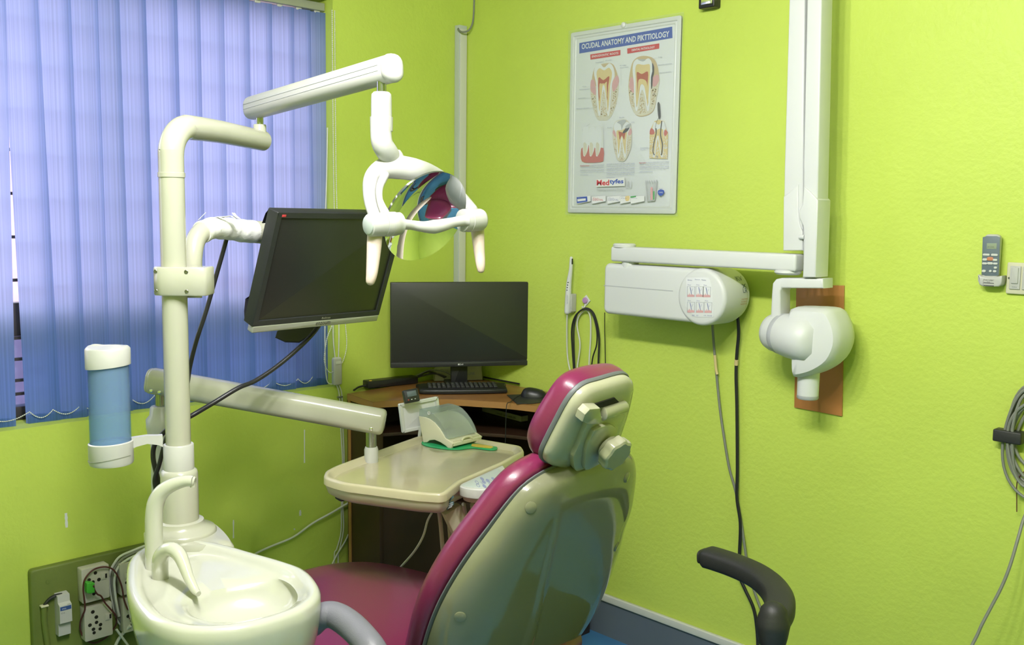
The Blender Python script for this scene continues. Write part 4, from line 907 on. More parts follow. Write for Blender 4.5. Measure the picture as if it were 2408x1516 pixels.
# cables crossing low wall
b = MB(); P = [wL(822, 1180, .02), wL(780, 1205, .02), wL(735, 1230, .02), wL(690, 1262, .02), wL(640, 1283, .02), wL(600, 1302, .02), wL(560, 1330, .03)]; tube(b, P, .0042, 8, 5)
tag(obj('slack_cable', b, 'cwhite'), 'white cable slung diagonally across the wall from desk to basin', 'cable')
b = MB(); P = [wL(826, 1243, .01), wL(810, 1275, .012), wL(790, 1308, .012), wL(775, 1340, .012)]; tube(b, P, .0034, 8, 4)
tag(obj('slack_cable', b, 'cwhite'), 'short white cable slanting down by the left desk panel', 'cable')
# ================================================================== DENTAL UNIT (column, basin, taps, pole)
PB = atz(425, 1250, .90)                     # foot of the pole on the unit top
PX, PY = PB.x, PB.y
def pole_z(py, px=415): # height of an image row on the pole axis
    lo, hi = 0.2, 2.6
    for _ in range(40):
        m = (lo+hi)/2; v = V((PX, PY, m))-CAM; y = 758-FPX*v.dot(UP)/v.dot(FW)
        if y > py: lo = m
        else: hi = m
    return lo
t = thing('dental_unit', (PX+.2, PY-.05, 0), 'white dental unit with spittoon basin, two curved spouts and tall pole', 'dental unit')
BZ = .90
rim_px = [(301, 1345), (306, 1312), (330, 1288), (370, 1272), (420, 1266), (476, 1268), (534, 1279), (600, 1298), (660, 1315), (712, 1334), (742, 1362), (750, 1392), (722, 1422), (670, 1445), (610, 1462), (545, 1474), (480, 1478), (412, 1472), (355, 1450), (318, 1412), (303, 1376)]
rim = [(p.x, p.y) for p in (atz(x, y, BZ) for x, y in rim_px)]
bas_px = [(440, 1400), (470, 1375), (520, 1362), (590, 1352), (650, 1350), (695, 1362), (712, 1385), (690, 1408), (640, 1425), (580, 1437), (520, 1440), (470, 1432), (445, 1418)]
bas = [(p.x, p.y) for p in (atz(x, y, BZ-.01) for x, y in bas_px)]
bc = atz(575, 1398, BZ); bc = (bc.x, bc.y)
def radial(poly, c, n=96):
    out = []; m = len(poly)
    for k in range(n):
        a = 2*pi*k/n; d = (cos(a), sin(a)); best = None
        for i in range(m):
            x1_, y1_ = poly[i-1]; x2_, y2_ = poly[i]
            ex, ey = x2_-x1_, y2_-y1_; den = d[0]*ey-d[1]*ex
            if abs(den) < 1e-12: continue
            s = ((x1_-c[0])*ey-(y1_-c[1])*ex)/den; u = ((x1_-c[0])*d[1]-(y1_-c[1])*d[0])/den
            if s > 0 and -1e-9 <= u <= 1+1e-9 and (best is None or s > best): best = s
        out.append((c[0]+d[0]*best, c[1]+d[1]*best))
    return out
RP = radial(smoothpoly(rim, 5), bc); BP = radial(smoothpoly(bas, 5), bc)
cen = (sum(p[0] for p in RP)/96, sum(p[1] for p in RP)/96)
def mixp(A_, B_, f): return [(a[0]*(1-f)+b_[0]*f, a[1]*(1-f)+b_[1]*f) for a, b_ in zip(A_, B_)]
def scl(A_, s, c): return [(c[0]+(x-c[0])*s, c[1]+(y-c[1])*s) for x, y in A_]
lv = [(scl(RP, .60, cen), BZ-.215), (scl(RP, .72, cen), BZ-.19), (scl(RP, .85, cen), BZ-.155), (scl(RP, .95, cen), BZ-.11), (scl(RP, 1.005, cen), BZ-.065), (scl(RP, 1.02, cen), BZ-.03), (scl(RP, 1.015, cen), BZ-.010),
      (inset(RP, .003), BZ-.002), (inset(RP, .010), BZ), (inset(RP, .020), BZ-.002), (inset(RP, .027), BZ-.009), (inset(RP, .034), BZ-.016), (mixp(inset(RP, .045), BP, .30), BZ-.020), (mixp(inset(RP, .045), BP, .75), BZ-.024),
      (BP, BZ-.030), (scl(BP, .96, bc), BZ-.042), (scl(BP, .88, bc), BZ-.062), (scl(BP, .72, bc), BZ-.078), (scl(BP, .45, bc), BZ-.086), (scl(BP, .12, bc), BZ-.090)]
b = MB(); rings(b, [[V((x, y, z)) for x, y in P] for P, z in lv]); bowl = obj('spittoon_basin', b, 'ceram', t, angle=60)
b = MB(); lathe(b, (bc[0], bc[1], BZ-.0885), (0, 0, 1), [(.022, 0), (.024, .002), (.018, .003), (0, .0015)], 24); obj('drain', b, 'ceram', bowl)
# column under the basin
b = MB(); c1 = (cen[0]-.03, cen[1]-.01)
rs = []
for z, w, d in ((0, .19, .17), (.05, .18, .16), (.35, .15, .135), (.60, .145, .13), (.72, .16, .14), (BZ-.10, .17, .15)):
    rs.append([V((c1[0]+w*cos(a), c1[1]+d*sin(a), z)) for a in [2*pi*k/40 for k in range(40)]])
rings(b, rs); obj('column', b, 'cream', t)
# shoulder under the pole
sh = [(p.x, p.y) for p in (atz(x, y, BZ-.01) for x, y in ((348, 1288), (352, 1260), (390, 1235), (450, 1222), (505, 1232), (548, 1272), (540, 1288), (440, 1292)))]
b = MB(); pillow(b, smoothpoly(sh, 5), WF, [(.9, 0, .60), (.97, 0, .70), (1, 0, .82), (1, 0, BZ-.03), (.97, 0, BZ-.012), (.9, 0, BZ-.003), (.6, 0, BZ+.0)]); obj('pole_shoulder', b, 'cream', t)
z0 = BZ-.005; zs = pole_z(1235); zt1 = pole_z(1103)
b = MB(); lathe(b, (PX, PY, z0), (0, 0, 1), [(.082, -.01), (.082, .008), (.078, .014), (.060, .020), (.054, .028), (.053, .034), (.046, .036)], 40); obj('pole_flange', b, 'cream', t)
b = MB(); lathe(b, (PX, PY, z0+.02), (0, 0, 1), [(.0425, 0), (.0425, zt1-z0-.03), (.040, zt1-z0-.022), (.034, zt1-z0-.018)], 36); obj('pole_sleeve', b, 'cream', t)
zc0, zc1 = pole_z(1100), pole_z(1041)
b = MB(); lathe(b, (PX, PY, zc0-.004), (0, 0, 1), [(.031, 0), (.0345, .0), (.0345, zc1-zc0), (.033, zc1-zc0+.002), (.028, zc1-zc0+.002)], 36); obj('pole_collar', b, 'white', t)
PR = .0283
zb1 = pole_z(405)
b = MB(); lathe(b, (PX, PY, zt1-.03), (0, 0, 1), [(PR, 0), (PR, zb1-zt1+.03)], 32); obj('pole', b, 'cream', t)
b = MB(); lathe(b, (PX, PY, zb1-.012), (0, 0, 1), [(PR, 0), (PR+.0018, .001), (PR+.0018, .011), (PR, .012)], 32); obj('joint_ring', b, 'cream', t)
# bent lamp post
zA_ = pole_z(300)
Ee = dep(618, 331, 2.60)
hd_ = V((Ee.x-PX, Ee.y-PY, 0)).normalized()
P = [V((PX, PY, zb1)), V((PX, PY, zb1+.05))]
rb = .070; ztop = zA_+.006
for k in range(9):
    a = pi/2*k/8; P.append(V((PX, PY, ztop-rb))+hd_*(rb-rb*cos(a))+V((0, 0, rb*sin(a))))
P.append(V((PX, PY, ztop)).lerp(V((Ee.x, Ee.y, Ee.z)), .5)+V((0, 0, .004))); P.append(Ee)
b = MB(); tube(b, P, [PR]*2+[.0285]*9+[.0275, .0262], 28, 2, round_end=False); 
tube(b, [P[-1], P[-1]+(P[-1]-P[-2]).normalized()*.010], [.0262, .018], 28)
obj('bent_post', b, 'cream', t)
b = MB(); JB = dep(611, 320, 2.585); lathe(b, (JB.x, JB.y, JB.z), (0, 0, 1), [(.0165, -.02), (.0165, .028), (.015, .030)], 24); obj('post_socket', b, 'cream', t)
# big cup-filler spout and small bowl-rinse spout
def trace(pts, Z0, Z1=None):
    n = len(pts); Z1 = Z0 if Z1 is None else Z1
    return [dep(x, y, Z0+(Z1-Z0)*i/(n-1)) for i, (x, y) in enumerate(pts)]
ZS = depth(atz(365, 1338, BZ-.02))
b = MB(); tube(b, trace([(363, 1338), (362, 1260), (362, 1215), (367, 1180), (382, 1155), (408, 1139), (435, 1131), (455, 1131)], ZS, ZS-.02), [.0185, .0190, .0188, .0182, .0165, .0145, .0125, .0115], 22, 5)
tube(b, trace([(455, 1131), (459, 1131.5)], ZS-.02), [.0112, .0085], 22); tube(b, trace([(453, 1133), (453, 1145)], ZS-.02), [.006, .0055], 14); obj('cup_filler_spout', b, 'ceram', t)
ZS = depth(atz(378, 1358, BZ-.02))
b = MB(); tube(b, trace([(377, 1359), (376, 1330), (379, 1308), (391, 1294), (406, 1292), (421, 1303), (433, 1328), (444, 1358), (458, 1386), (467, 1396)], ZS, ZS-.10), [.0175, .0175, .0165, .0155, .0150, .0145, .0125, .0105, .0085, .0055], 22, 5)
obj('bowl_rinse_spout', b, 'ceram', t)
# arm post of the tray (rises behind the pole) as part of the unit
TZ = 2.80
tp = dep(377, 950, TZ); TX, TY = tp.x, tp.y
def zat(px, py, Z): return dep(px, py, Z).z
b = MB(); lathe(b, (TX, TY, 0), (0, 0, 1), [(.06, .30), (.045, .36), (.034, .60), (.030, zat(385, 1120, TZ)), (.027, zat(380, 1060, TZ)), (.040, zat(378, 1005, TZ)), (.040, zat(378, 985, TZ)), (.030, zat(377, 975, TZ)), (.028, zat(377, 957, TZ)), (.025, zat(377, 954, TZ))], 28); obj('arm_column', b, 'white', t)
b = MB(); beam(b, V((TX, TY, .33)), V((c1[0]-.10, c1[1]+.02, .33)), .09, .09, .01); obj('base_link', b, 'cream', t)

# cup dispenser on the pole
CZ = depth(V((PX, PY, 1))) - .07
cb = dep(262, 1085, CZ); CX, CY = cb.x, cb.y
def cz(py): 
    lo, hi = 0.2, 2.6
    for _ in range(40):
        m = (lo+hi)/2; v = V((CX, CY, m))-CAM; y = 758-FPX*v.dot(UP)/v.dot(FW)
        lo, hi = (m, hi) if y > py else (lo, m)
    return lo
t = thing('cup_dispenser', (CX, CY, cz(1092)), 'clear blue tube cup dispenser with white cap and base, held left of the pole', 'cup dispenser')
side = V((RT.x, RT.y, 0)).normalized()
n = 40; rC = .0485
def tilted(zl, amp, r): return [V((CX+r*cos(2*pi*k/n), CY+r*sin(2*pi*k/n), zl+amp*(cos(2*pi*k/n)*side.x+sin(2*pi*k/n)*side.y)*1.0+(.0 if True else 0))) for k in range(n)]
b = MB(); rings(b, [tilted(cz(1086), .0, .040), tilted(cz(1089), .0, rC-.002), tilted(cz(1084), 0, rC), tilted(cz(1039), .002, rC), tilted(cz(1037), .002, rC-.003), tilted(cz(1037)-.01, 0, rC-.004)]); bs = obj('base_cup', b, 'white', t)
b = MB(); P = []
for k in range(15):
    a = -1.35+2.7*k/14; d = V((FW.x, FW.y, 0)).normalized()*-1; an = d*cos(a)+side*sin(a); P.append(V((CX, CY, cz(1073)-.000+.0065*sin(a*1.3)))+an*(rC+.0003))
tube(b, P, .0009, 5, 2); obj('seam_line', b, 'cgrey', bs)
b = MB(); zz0, zz1 = cz(1042), cz(850)
lathe(b, (CX, CY, zz0), (0, 0, 1), [(.0445, 0), (.0445, zz1-zz0), (.0425, zz1-zz0), (.0425, 0)], 40, caps=False); 
o = obj('clear_tube', b, 'tubeblue', t)
b = MB(); zt2 = cz(820)
rings(b, [tilted(cz(862), .004, .0445), tilted(cz(861), .005, rC), tilted(zt2, 0, rC), tilted(zt2+.004, 0, rC-.003), [V((CX+.042*cos(2*pi*k/n), CY+.042*sin(2*pi*k/n), zt2+.0055+.002*sin(2*(2*pi*k/n)))) for k in range(n)], [V((CX+.02*cos(2*pi*k/n), CY+.02*sin(2*pi*k/n), zt2+.0075)) for k in range(n)]]); cp = obj('cap', b, 'white', t)
b = MB(); tube(b, [V((CX, CY, zt2+.004))-side*.042, V((CX, CY, zt2+.008))-side*.028, V((CX, CY, zt2+.0035)), V((CX, CY, zt2+.004))+side*.02, V((CX, CY, zt2+.003))+side*.036], [.002, .003, .005, .006, .003], 12, 4, round_end=True); obj('cap_grip', b, 'white', cp)
b = MB(); za = cz(1045); mid_ = V(((CX+PX)/2, (CY+PY)/2, za+.004))
d = (V((PX, PY, 0))-V((CX, CY, 0))).normalized()
q0 = V((CX, CY, za))+d*.044; q1 = V((PX, PY, za))-d*.035
nrm = V((-d.y, d.x, 0))
rs = []
for f, h, w in ((0, .013, .008), (.15, .011, .008), (.5, .0095, .008), (.85, .011, .008), (1, .014, .008)):
    c = q0.lerp(q1, f)+V((0, 0, .006*sin(f*pi)))
    rs.append([c+nrm*w+V((0, 0, h)), c-nrm*w+V((0, 0, h)), c-nrm*w-V((0, 0, h)), c+nrm*w-V((0, 0, h))])
rings(b, rs); obj('bracket', b, 'white', t)

# ================================================================== OPERATING LAMP
t = thing('operating_lamp', dep(910, 330, 2.17), 'white dental operating lamp with round mirror reflector on a two-bar arm', 'dental lamp')
def axis_between(a, c): return (V(c)-V(a))
L0 = dep(588, 256, 2.61); L1_ = dep(930, 158, 2.14)
d = (L1_-L0).normalized()
b = MB(); beam(b, L0, L1_, .050, .060, .012, r=.022); arm = obj('spring_arm', b, 'white', t)
up_ = V((0, 0, 1)); sx = up_.cross(d).normalized(); uy = d.cross(sx)
if sx.dot(CAM-L0) < 0: sx = -sx
for hgt in (.008, -.004):
    b = MB(); beam(b, L0+sx*.0248+uy*hgt+d*.01, L1_+sx*.0248+uy*hgt-d*.03, .002, .0022, .0008, up=uy); obj('groove_line', b, 'pgreyring', arm)
b = MB(); beam(b, L1_-d*.028, L1_+d*.002, .052, .062, .012, r=.023); obj('end_cap', b, 'white', arm)
b = MB(); J = dep(611, 300, 2.585); lathe(b, (J.x, J.y, J.z-.01), (0, 0, 1), [(.0095, 0), (.0095, .05)], 16); obj('joint_pin', b, 'pin', t)
ZL = 2.17
pn = dep(897, 200, ZL)
def zl(py, Z=ZL): return dep(897, py, Z).z
b = MB(); lathe(b, (pn.x, pn.y, zl(225)), (0, 0, 1), [(.0105, 0), (.0105, zl(180)-zl(225)+.01)], 18); obj('drop_pin', b, 'pin', t)
pn2 = dep(897, 262, ZL)
b = MB(); lathe(b, (pn2.x, pn2.y, zl(308)), (0, 0, 1), [(.0245, 0), (.0250, zl(275)-zl(308)), (.0228, zl(275)-zl(308)+.0005), (.0225, zl(232)-zl(308)), (.0215, zl(222)-zl(308)), (.017, zl(217)-zl(308))], 32); obj('swivel_sleeve', b, 'white', t)
b = MB(); tube(b, [dep(896, 300, ZL), dep(896, 315, ZL), dep(899, 338, ZL), dep(910, 357, ZL+.016), dep(922, 375, ZL+.044), dep(930, 388, ZL+.062)], [.0232, .0230, .0232, .0238, .0225, .018], 28, 5); obj('elbow', b, 'white', t)
# yoke
HL = dep(889, 528, 2.10); HR = dep(1119, 517, 2.27)
ha = (HR-HL).normalized()
b = MB()
yp = [(884, 515, 2.13, .013), (874, 485, 2.15, .0140), (869, 452, 2.17, .0145), (875, 418, 2.19, .0180), (900, 397, 2.20, .0235), (935, 393, 2.21, .0265), (975, 399, 2.23, .0255), (1012, 410, 2.31, .0225), (1050, 432, 2.385, .020), (1084, 466, 2.395, .0165), (1110, 494, 2.32, .014)]
tube(b, [dep(x, y, z) for x, y, z, r in yp], [r for *_, r in yp], 24, 5, round_end=True); yoke = obj('yoke', b, 'white', t)
b = MB(); tube(b, [dep(918, 362, 2.213), dep(922, 372, 2.213), dep(926, 384, 2.213)], [.0235, .0262, .0265], 24, 4); obj('yoke_collar', b, 'white', yoke)
b = MB(); tube(b, [dep(905, 412, 2.185), dep(893, 440, 2.15), dep(893, 470, 2.14), dep(905, 500, 2.13)], [.010, .008, .007, .010], 14, 5, round_end=True); obj('yoke_rib', b, 'white', yoke)
for (cx_, cy_) in ((922, 393), (968, 397)):
    b = MB(); c = dep(cx_, cy_, 2.21-.026)
    for i in range(5):
        for j in range(5):
            p = dep(cx_-9+4*i+1.2*j, cy_-8+3.8*j, 2.193 if cx_ < 940 else 2.216); lathe(b, p, -FW, [(.0011, 0), (.0009, .0006)], 6)
    obj('vent_holes', b, 'pgreyring', yoke)
# hubs
b = MB(); lathe(b, HL-ha*.022, ha, [(.018, -.003), (.0235, .000), (.0250, .005), (.0252, .034)], 36); obj('hub', b, 'white', t)
b = MB(); lathe(b, HL-ha*.022, -ha, [(.0200, .001), (.0200, .004), (.018, .0052), (0, .0055)], 32); obj('hub_cap', b, 'panelgrey', t)
b = MB(); lathe(b, HL+ha*.0125, ha, [(.0262, 0), (.0264, .014), (.0253, .0145), (.0262, .015), (.0260, .030), (.0245, .032), (.0245, .042), (.012, .044)], 36); obj('hub_sleeve', b, 'white', t)
b = MB(); lathe(b, HR+ha*.018, -ha, [(.018, -.002), (.0235, .001), (.0255, .006), (.0258, .026), (.0265, .0265), (.0268, .040), (.0258, .0405), (.0262, .054), (.0250, .058), (.012, .060)], 36); obj('hub_sleeve', b, 'white', t)
# grip bar
b = MB(); gp = [(945, 527, 2.155, .0120), (968, 529, 2.175, .0105), (995, 533, 2.190, .0120), (1020, 533, 2.205, .0155), (1042, 529, 2.215, .0140), (1065, 523, 2.23, .0115), (1088, 519, 2.245, .0120), (1100, 518, 2.25, .0145)]
tube(b, [dep(x, y, z-.015) for x, y, z, r in gp], [r for *_, r in gp], 20, 5); obj('cross_bar', b, 'white', t)
# handles
for nm, pts in (('left', ((882, 540, 2.115, .0165), (880, 575, 2.11, .0160), (877, 615, 2.105, .0140), (874, 645, 2.10, .0120), (871, 661, 2.10, .0098))), ('right', ((1122, 525, 2.30, .0165), (1124, 555, 2.295, .0150), (1127, 590, 2.29, .0130), (1130, 620, 2.285, .0110), (1131, 634, 2.285, .0085)))):
    b = MB(); tube(b, [dep(x, y, z) for x, y, z, r in pts], [r for *_, r in pts], 24, 5, round_end=True); obj('handle', b, 'handle', t)
# reflector: a dished round mirror
RC_ = dep(1002, 510, 2.235)
rx = (dep(1073, 424, 2.235)-dep(925, 600, 2.235)); Rr = rx.length/2*1.0; rx.normalize()
n_i = (RT*.76-UP*.65).normalized(); 
nrm = (n_i*.80 - FW*.60).normalized(); ry = nrm.cross(rx).normalized(); nrm = rx.cross(ry)
if nrm.dot(-FW) < 0: nrm = -nrm
prof = []
b = MB(); rs = []
for k in range(16):
    r_ = Rr*(1-k/15.5); rs.append([RC_+rx*r_*cos(a)+ry*r_*.97*sin(a)-nrm*(.036*(1-(r_/Rr)**2)) for a in [2*pi*j/64 for j in range(64)]])
rings(b, rs, c0=False, c1=True); rf = obj('reflector', b, 'mirror', t)
b = MB(); rs2 = [[p-nrm*.004 for p in r] for r in rs]
edge = [[RC_+rx*(Rr+.0015)*cos(a)+ry*(Rr*.97+.0015)*sin(a)+nrm*h for a in [2*pi*j/64 for j in range(64)]] for h in (.001, -.005)]
rings(b, [rs[0]]+edge+rs2, c0=False, c1=True); obj('reflector_back', b, 'clear' if False else 'chrome', rf)
b = MB(); c = dep(950, 462, 2.2); lathe(b, RC_+rx*(Rr*.15)-ry*0-nrm*.0, nrm, [(.001, 0), (.001, .001)], 6) if False else None

# ================================================================== MONITOR ARM AND PATIENT MONITOR
unit_ = bpy.data.objects['dental_unit']
ma = [(452, 700, 2.33), (452, 640, 2.33), (453, 600, 2.33), (459, 568, 2.34), (474, 546, 2.36), (500, 536, 2.40), (530, 537, 2.45), (565, 542, 2.50), (600, 545, 2.545), (640, 548, 2.585)]
b = MB(); tube(b, [dep(*p) for p in ma], [.0225, .0225, .0225, .0228, .0232, .0245, .026, .027, .029, .029], 28, 5); t = obj('monitor_arm', b, 'cream', unit_)
zq0, zq1 = pole_z(692, 380), pole_z(626, 380)
sd = side
fwd = -V((FW.x, FW.y, 0)).normalized()
AX = V((PX, PY, 0))+sd*.057+fwd*(-.004)
b = MB(); frc = Fr(V((PX, PY, 0))+sd*.024, sd, (0, 0, 1))
pts = []
# wrap-round clamp outline in plan
co = [(-.040, .012), (-.036, .030), (-.015, .041), (.010, .040), (.045, .036), (.078, .034), (.084, .028), (.084, -.026), (.060, -.034), (.0, -.034), (-.030, -.030), (-.040, -.012)]
PLN = Fr(V((PX, PY, 0)), sd, fwd)
rs = [[PLN.o+sd*x+fwd*y+V((0, 0, z)) for x, y in co] for z in (zq0, zq0+.003, zq1-.003, zq1)]
rs[0] = [PLN.o+sd*x+fwd*y+V((0, 0, zq0)) for x, y in inset(co, .002)]; rs[-1] = [PLN.o+sd*x+fwd*y+V((0, 0, zq1)) for x, y in inset(co, .002)]
rings(b, rs); cl = obj('clamp', b, 'cream', t, angle=50)
for x, y in ((-.030, .0345), (.040, .0370)):
    for z in (zq0+.010, zq1-.010):
        screw('screw', PLN.o+sd*x+fwd*y+V((0, 0, z)), fwd, .0045, t, 'steel')
b = MB(); tp_ = [dep(*p) for p in ma[4:]]; C_ = catmull(tp_, 8); rr = []
for i in range(len(C_)): rr.append(.0258+.0045*i/len(C_)+.0007*sin(i*1.1)+.0006*sin(i*.5+1))
tube(b, C_, rr, 26); obj('tape_wrap', b, 'tape', t)
for pts in (((490, 519), (510, 511), (525, 512)), ((520, 511), (545, 508), (556, 514)), ((562, 514), (553, 507), (549, 501)), ((472, 513), (466, 518), (484, 500))):
    b = MB(); Pq = [dep(x, y, 2.40) for x, y in pts]; w = .005 if pts[0][0] != 472 else .0008
    rings(b, [[p-RT*w*.5-FW*w, p+RT*w*.5+FW*w, p+RT*w*.5+FW*w+UP*.0008, p-RT*w*.5-FW*w+UP*.0008] for p in Pq]); obj('tape_end', b, 'tape', t)

def quad3(q, width):
    R4 = [ray(*p) for p in q]
    A_ = np.array([[R4[1][i], -R4[2][i], R4[3][i]] for i in range(3)]); s = np.linalg.solve(A_, np.array(R4[0]))
    P = [R4[0], R4[1]*float(s[0]), R4[2]*float(s[1]), R4[3]*float(s[2])]
    k = width/(P[1]-P[0]).length
    return [CAM+p*k for p in P]
TL, TR, BR, BL_ = quad3([(655, 498), (957, 503), (890, 742), (590, 770)], .44)
wv_ = (TR-TL+BR-BL_)/2; hv = (TL-BL_+TR-BR)/2; c = (TL+TR+BL_+BR)/4
fr = Fr(c, wv_, hv)
if fr.z.dot(CAM-c) < 0: fr.z = -fr.z
w, h = wv_.length, hv.length
t = thing('patient_monitor', c, 'black widescreen monitor with silver bottom strip, held by the taped arm of the dental unit', 'monitor')
b = MB(); o_ = roundrect(w, h, .004, 3); bk = [(x*.985-.004, y*.985) for x, y in o_]
rings(b, [[fr(x, y, -.060) for x, y in inset(bk, .05)], [fr(x, y, -.050) for x, y in inset(bk, .02)], [fr(x-.004, y+.002, -.030) for x, y in bk], [fr(x, y, -.004) for x, y in o_], [fr(x, y, 0) for x, y in inset(o_, .002)],
          [fr(x, y, .0002) for x, y in inset(o_, .016)], [fr(x, y, -.004) for x, y in inset(o_, .018)]], c1=False); hs = obj('housing', b, 'bezel', t)
b = MB(); box(b, fr, 0, .0, -.004, w-.034, h-.034, .002, .0004); obj('screen', b, 'screen', t)
b = MB(); box(b, fr, 0, -h/2-.007, -.010, w*.985, .019, .022, .003); sst = obj('silver_strip', b, 'silver', t)
b = MB(); text(b, 'enzoum', fr, -.012, -h/2-.011, .050, .009, .0014); obj('strip_lettering', b, 'bezel', sst, flat=True)
b = MB(); text(b, 'Belinea', fr, .005, -h/2+.006, .030, .006, .0006); obj('bezel_lettering', b, 'offwhite', hs, flat=True)
b = MB(); box(b, fr, -w/2+.022, h/2-.010, .0006, .012, .006, .0008, .0002); obj('bezel_sticker', b, 'pred', hs)
b = MB(); box(b, fr, 0, 0, -.07, .11, .11, .022, .004); obj('mount_plate', b, 'black', t)
# foot of its own stand hanging below
b = MB(); F0 = [dep(x, y, 2.80) for x, y in ((648, 792), (652, 778), (668, 768), (712, 756), (750, 750), (745, 768), (728, 790), (705, 804), (672, 803))]
nn = fr.z
rings(b, [F0, [p-FW*.006-UP*.002 for p in F0], [p+(sum(F0, V())/9-p)*.06-FW*.012 for p in F0]]); obj('stand_foot', b, 'black', t)
b = MB(); beam(b, dep(700, 775, 2.815), dep(735, 660, 2.80), .05, .03, .006); obj('stand_neck', b, 'black', t)
# its cables
b = MB(); tube(b, trace([(752, 762), (735, 785), (700, 820), (650, 862), (600, 895), (560, 912), (500, 948), (445, 980)], 2.78, 2.50)+trace([(405, 1000), (380, 1022), (363, 1048), (360, 1075), (366, 1105), (373, 1132), (380, 1160)], 2.52), .0062, 10, 6)
tag(obj('monitor_cable', b, 'cblack'), 'thick black cable sagging from the patient monitor to the pole', 'cable')
b = MB(); tube(b, trace([(534, 556), (525, 590), (505, 660), (485, 730), (462, 800), (447, 860), (440, 905), (425, 960), (400, 1010), (385, 1050), (375, 1090), (364, 1125), (366, 1150)], 2.47, 2.50), .0055, 10, 6)
tag(obj('monitor_cable', b, 'cblack'), 'black cable running straight down from the taped arm behind the pole', 'cable')

# ================================================================== INSTRUMENT TRAY
t = thing('instrument_tray', dep(960, 1180, 2.6), 'beige dental instrument tray table with control panel on a white spring arm', 'dental tray')
a0, a1 = dep(350, 893, TZ), dep(905, 993, TZ+.01)
b = MB(); beam(b, a0, a1, .066, .072, .012, r=.024); arm = obj('spring_arm', b, 'cream', t)
d = (a1-a0).normalized(); s_ = V((0, 0, 1)).cross(d).normalized(); 
if s_.dot(CAM-a0) < 0: s_ = -s_
u_ = d.cross(s_); u_ = u_ if u_.z > 0 else -u_
b = MB(); beam(b, a0-d*.003, a0+d*.010, .062, .068, .010, r=.024); obj('end_cap', b, 'cream', arm)
for f, o_ in ((.022, -.022), (.045, -.022)): screw('rivet', a0+d*f+s_*.033+u_*o_, s_, .005, arm, 'chrome')
screw('rivet', a1-d*.032+s_*.033-u_*.018, s_, .005, arm, 'chrome')
b = MB(); lathe(b, (TX, TY, zat(377, 958, TZ)-.01), (0, 0, 1), [(.014, 0), (.014, .06)], 18); obj('chrome_pin', b, 'pin', t)
tq = dep(873, 1040, TZ+.01); b = MB(); lathe(b, (tq.x, tq.y, tq.z-.03), (0, 0, 1), [(.015, 0), (.015, .07)], 18); obj('chrome_pin', b, 'pin', t)
b = MB(); lathe(b, (tq.x, tq.y, .925), (0, 0, 1), [(.019, 0), (.020, tq.z-.925-.02), (.017, tq.z-.925-.012)], 20); obj('tray_stem', b, 'white', t)
HZ = .965
rimt = [(761, 1120), (765, 1107), (790, 1094), (880, 1061), (984, 1024), (1050, 1020), (1123, 1030), (1224, 1047), (1233, 1060), (1185, 1086), (1083, 1130), (1050, 1157), (1037, 1161), (987, 1158), (812, 1136), (783, 1128)]
tp_ = [(p.x, p.y) for p in (atz(x, y, HZ) for x, y in rimt)]
def rcorner(poly, r, n=4):
    out = []
    for i in range(len(poly)):
        p0, p1, p2 = V(poly[i-1]), V(poly[i]), V(poly[(i+1) % len(poly)])
        e0 = (p0-p1); e1 = (p2-p1); r_ = min(r, e0.length*.45, e1.length*.45)
        A_ = p1+e0.normalized()*r_; B_ = p1+e1.normalized()*r_
        for k in range(n+1):
            f = k/n; q_ = A_*(1-f)**2+p1*2*f*(1-f)+B_*f*f; out.append((q_.x, q_.y))
    return out
tp_ = rcorner(tp_, .02)
tc_ = (sum(p[0] for p in tp_)/len(tp_), sum(p[1] for p in tp_)/len(tp_))
S = lambda s, z: [V((tc_[0]+(x-tc_[0])*s, tc_[1]+(y-tc_[1])*s, z)) for x, y in tp_]
I = lambda d, z: [V((x, y, z)) for x, y in inset(tp_, d)]
b = MB(); rings(b, [S(.80, HZ-.062), S(.90, HZ-.058), S(.965, HZ-.046), I(.004, HZ-.030), I(.001, HZ-.020)], c1=True); obj('tray_body', b, 'ivory', t, angle=50)
b = MB(); rings(b, [I(.002, HZ-.024), I(-.0015, HZ-.022), I(-.001, HZ-.006), I(.001, HZ-.001), I(.006, HZ), I(.011, HZ-.001), I(.015, HZ-.006), I(.020, HZ-.013), I(.026, HZ-.0155)], c1=False); rimo = obj('tray_rim', b, 'tray', t, angle=60)
b = MB(); b.add(I(.025, HZ-.0153), [tuple(range(len(tp_)))]); b.add(I(.025, HZ-.019), [tuple(range(len(tp_)))]); obj('tray_mat', b, 'traytop', t)
sc_ = dep(912, 1161, 2.0); p = atz(912, 1161, HZ-.03); screw('screw', V((p.x, p.y, HZ-.028)), (CAM-p), .0035, rimo, 'steel') if False else None
# control panel
cz0 = HZ-.004
cp_px = [(1079, 1142), (1086, 1136), (1140, 1112), (1182, 1092), (1187, 1100), (1195, 1120), (1195, 1131), (1170, 1146), (1151, 1150), (1123, 1151), (1095, 1148)]
cpw = rcorner([(p.x, p.y) for p in (atz(x, y, cz0) for x, y in cp_px)], .012, 3)
b = MB(); plate(b, cpw, WF, cz0-.026, cz0, .003); cpn = obj('control_panel', b, 'white', t)
b = MB(); cc_ = (sum(p[0] for p in cpw)/len(cpw), sum(p[1] for p in cpw)/len(cpw)); b2 = [(p.x, p.y) for p in (atz(x, y, cz0) for x, y in cp_px)]
rings(b, [[V((cc_[0]-.03+(x-cc_[0])*s, cc_[1]+.03+(y-cc_[1])*s, z)) for x, y in cpw] for s, z in ((.9, HZ-.055), (.97, HZ-.04), (.93, cz0-.024))]); obj('panel_bracket', b, 'ivory', t)
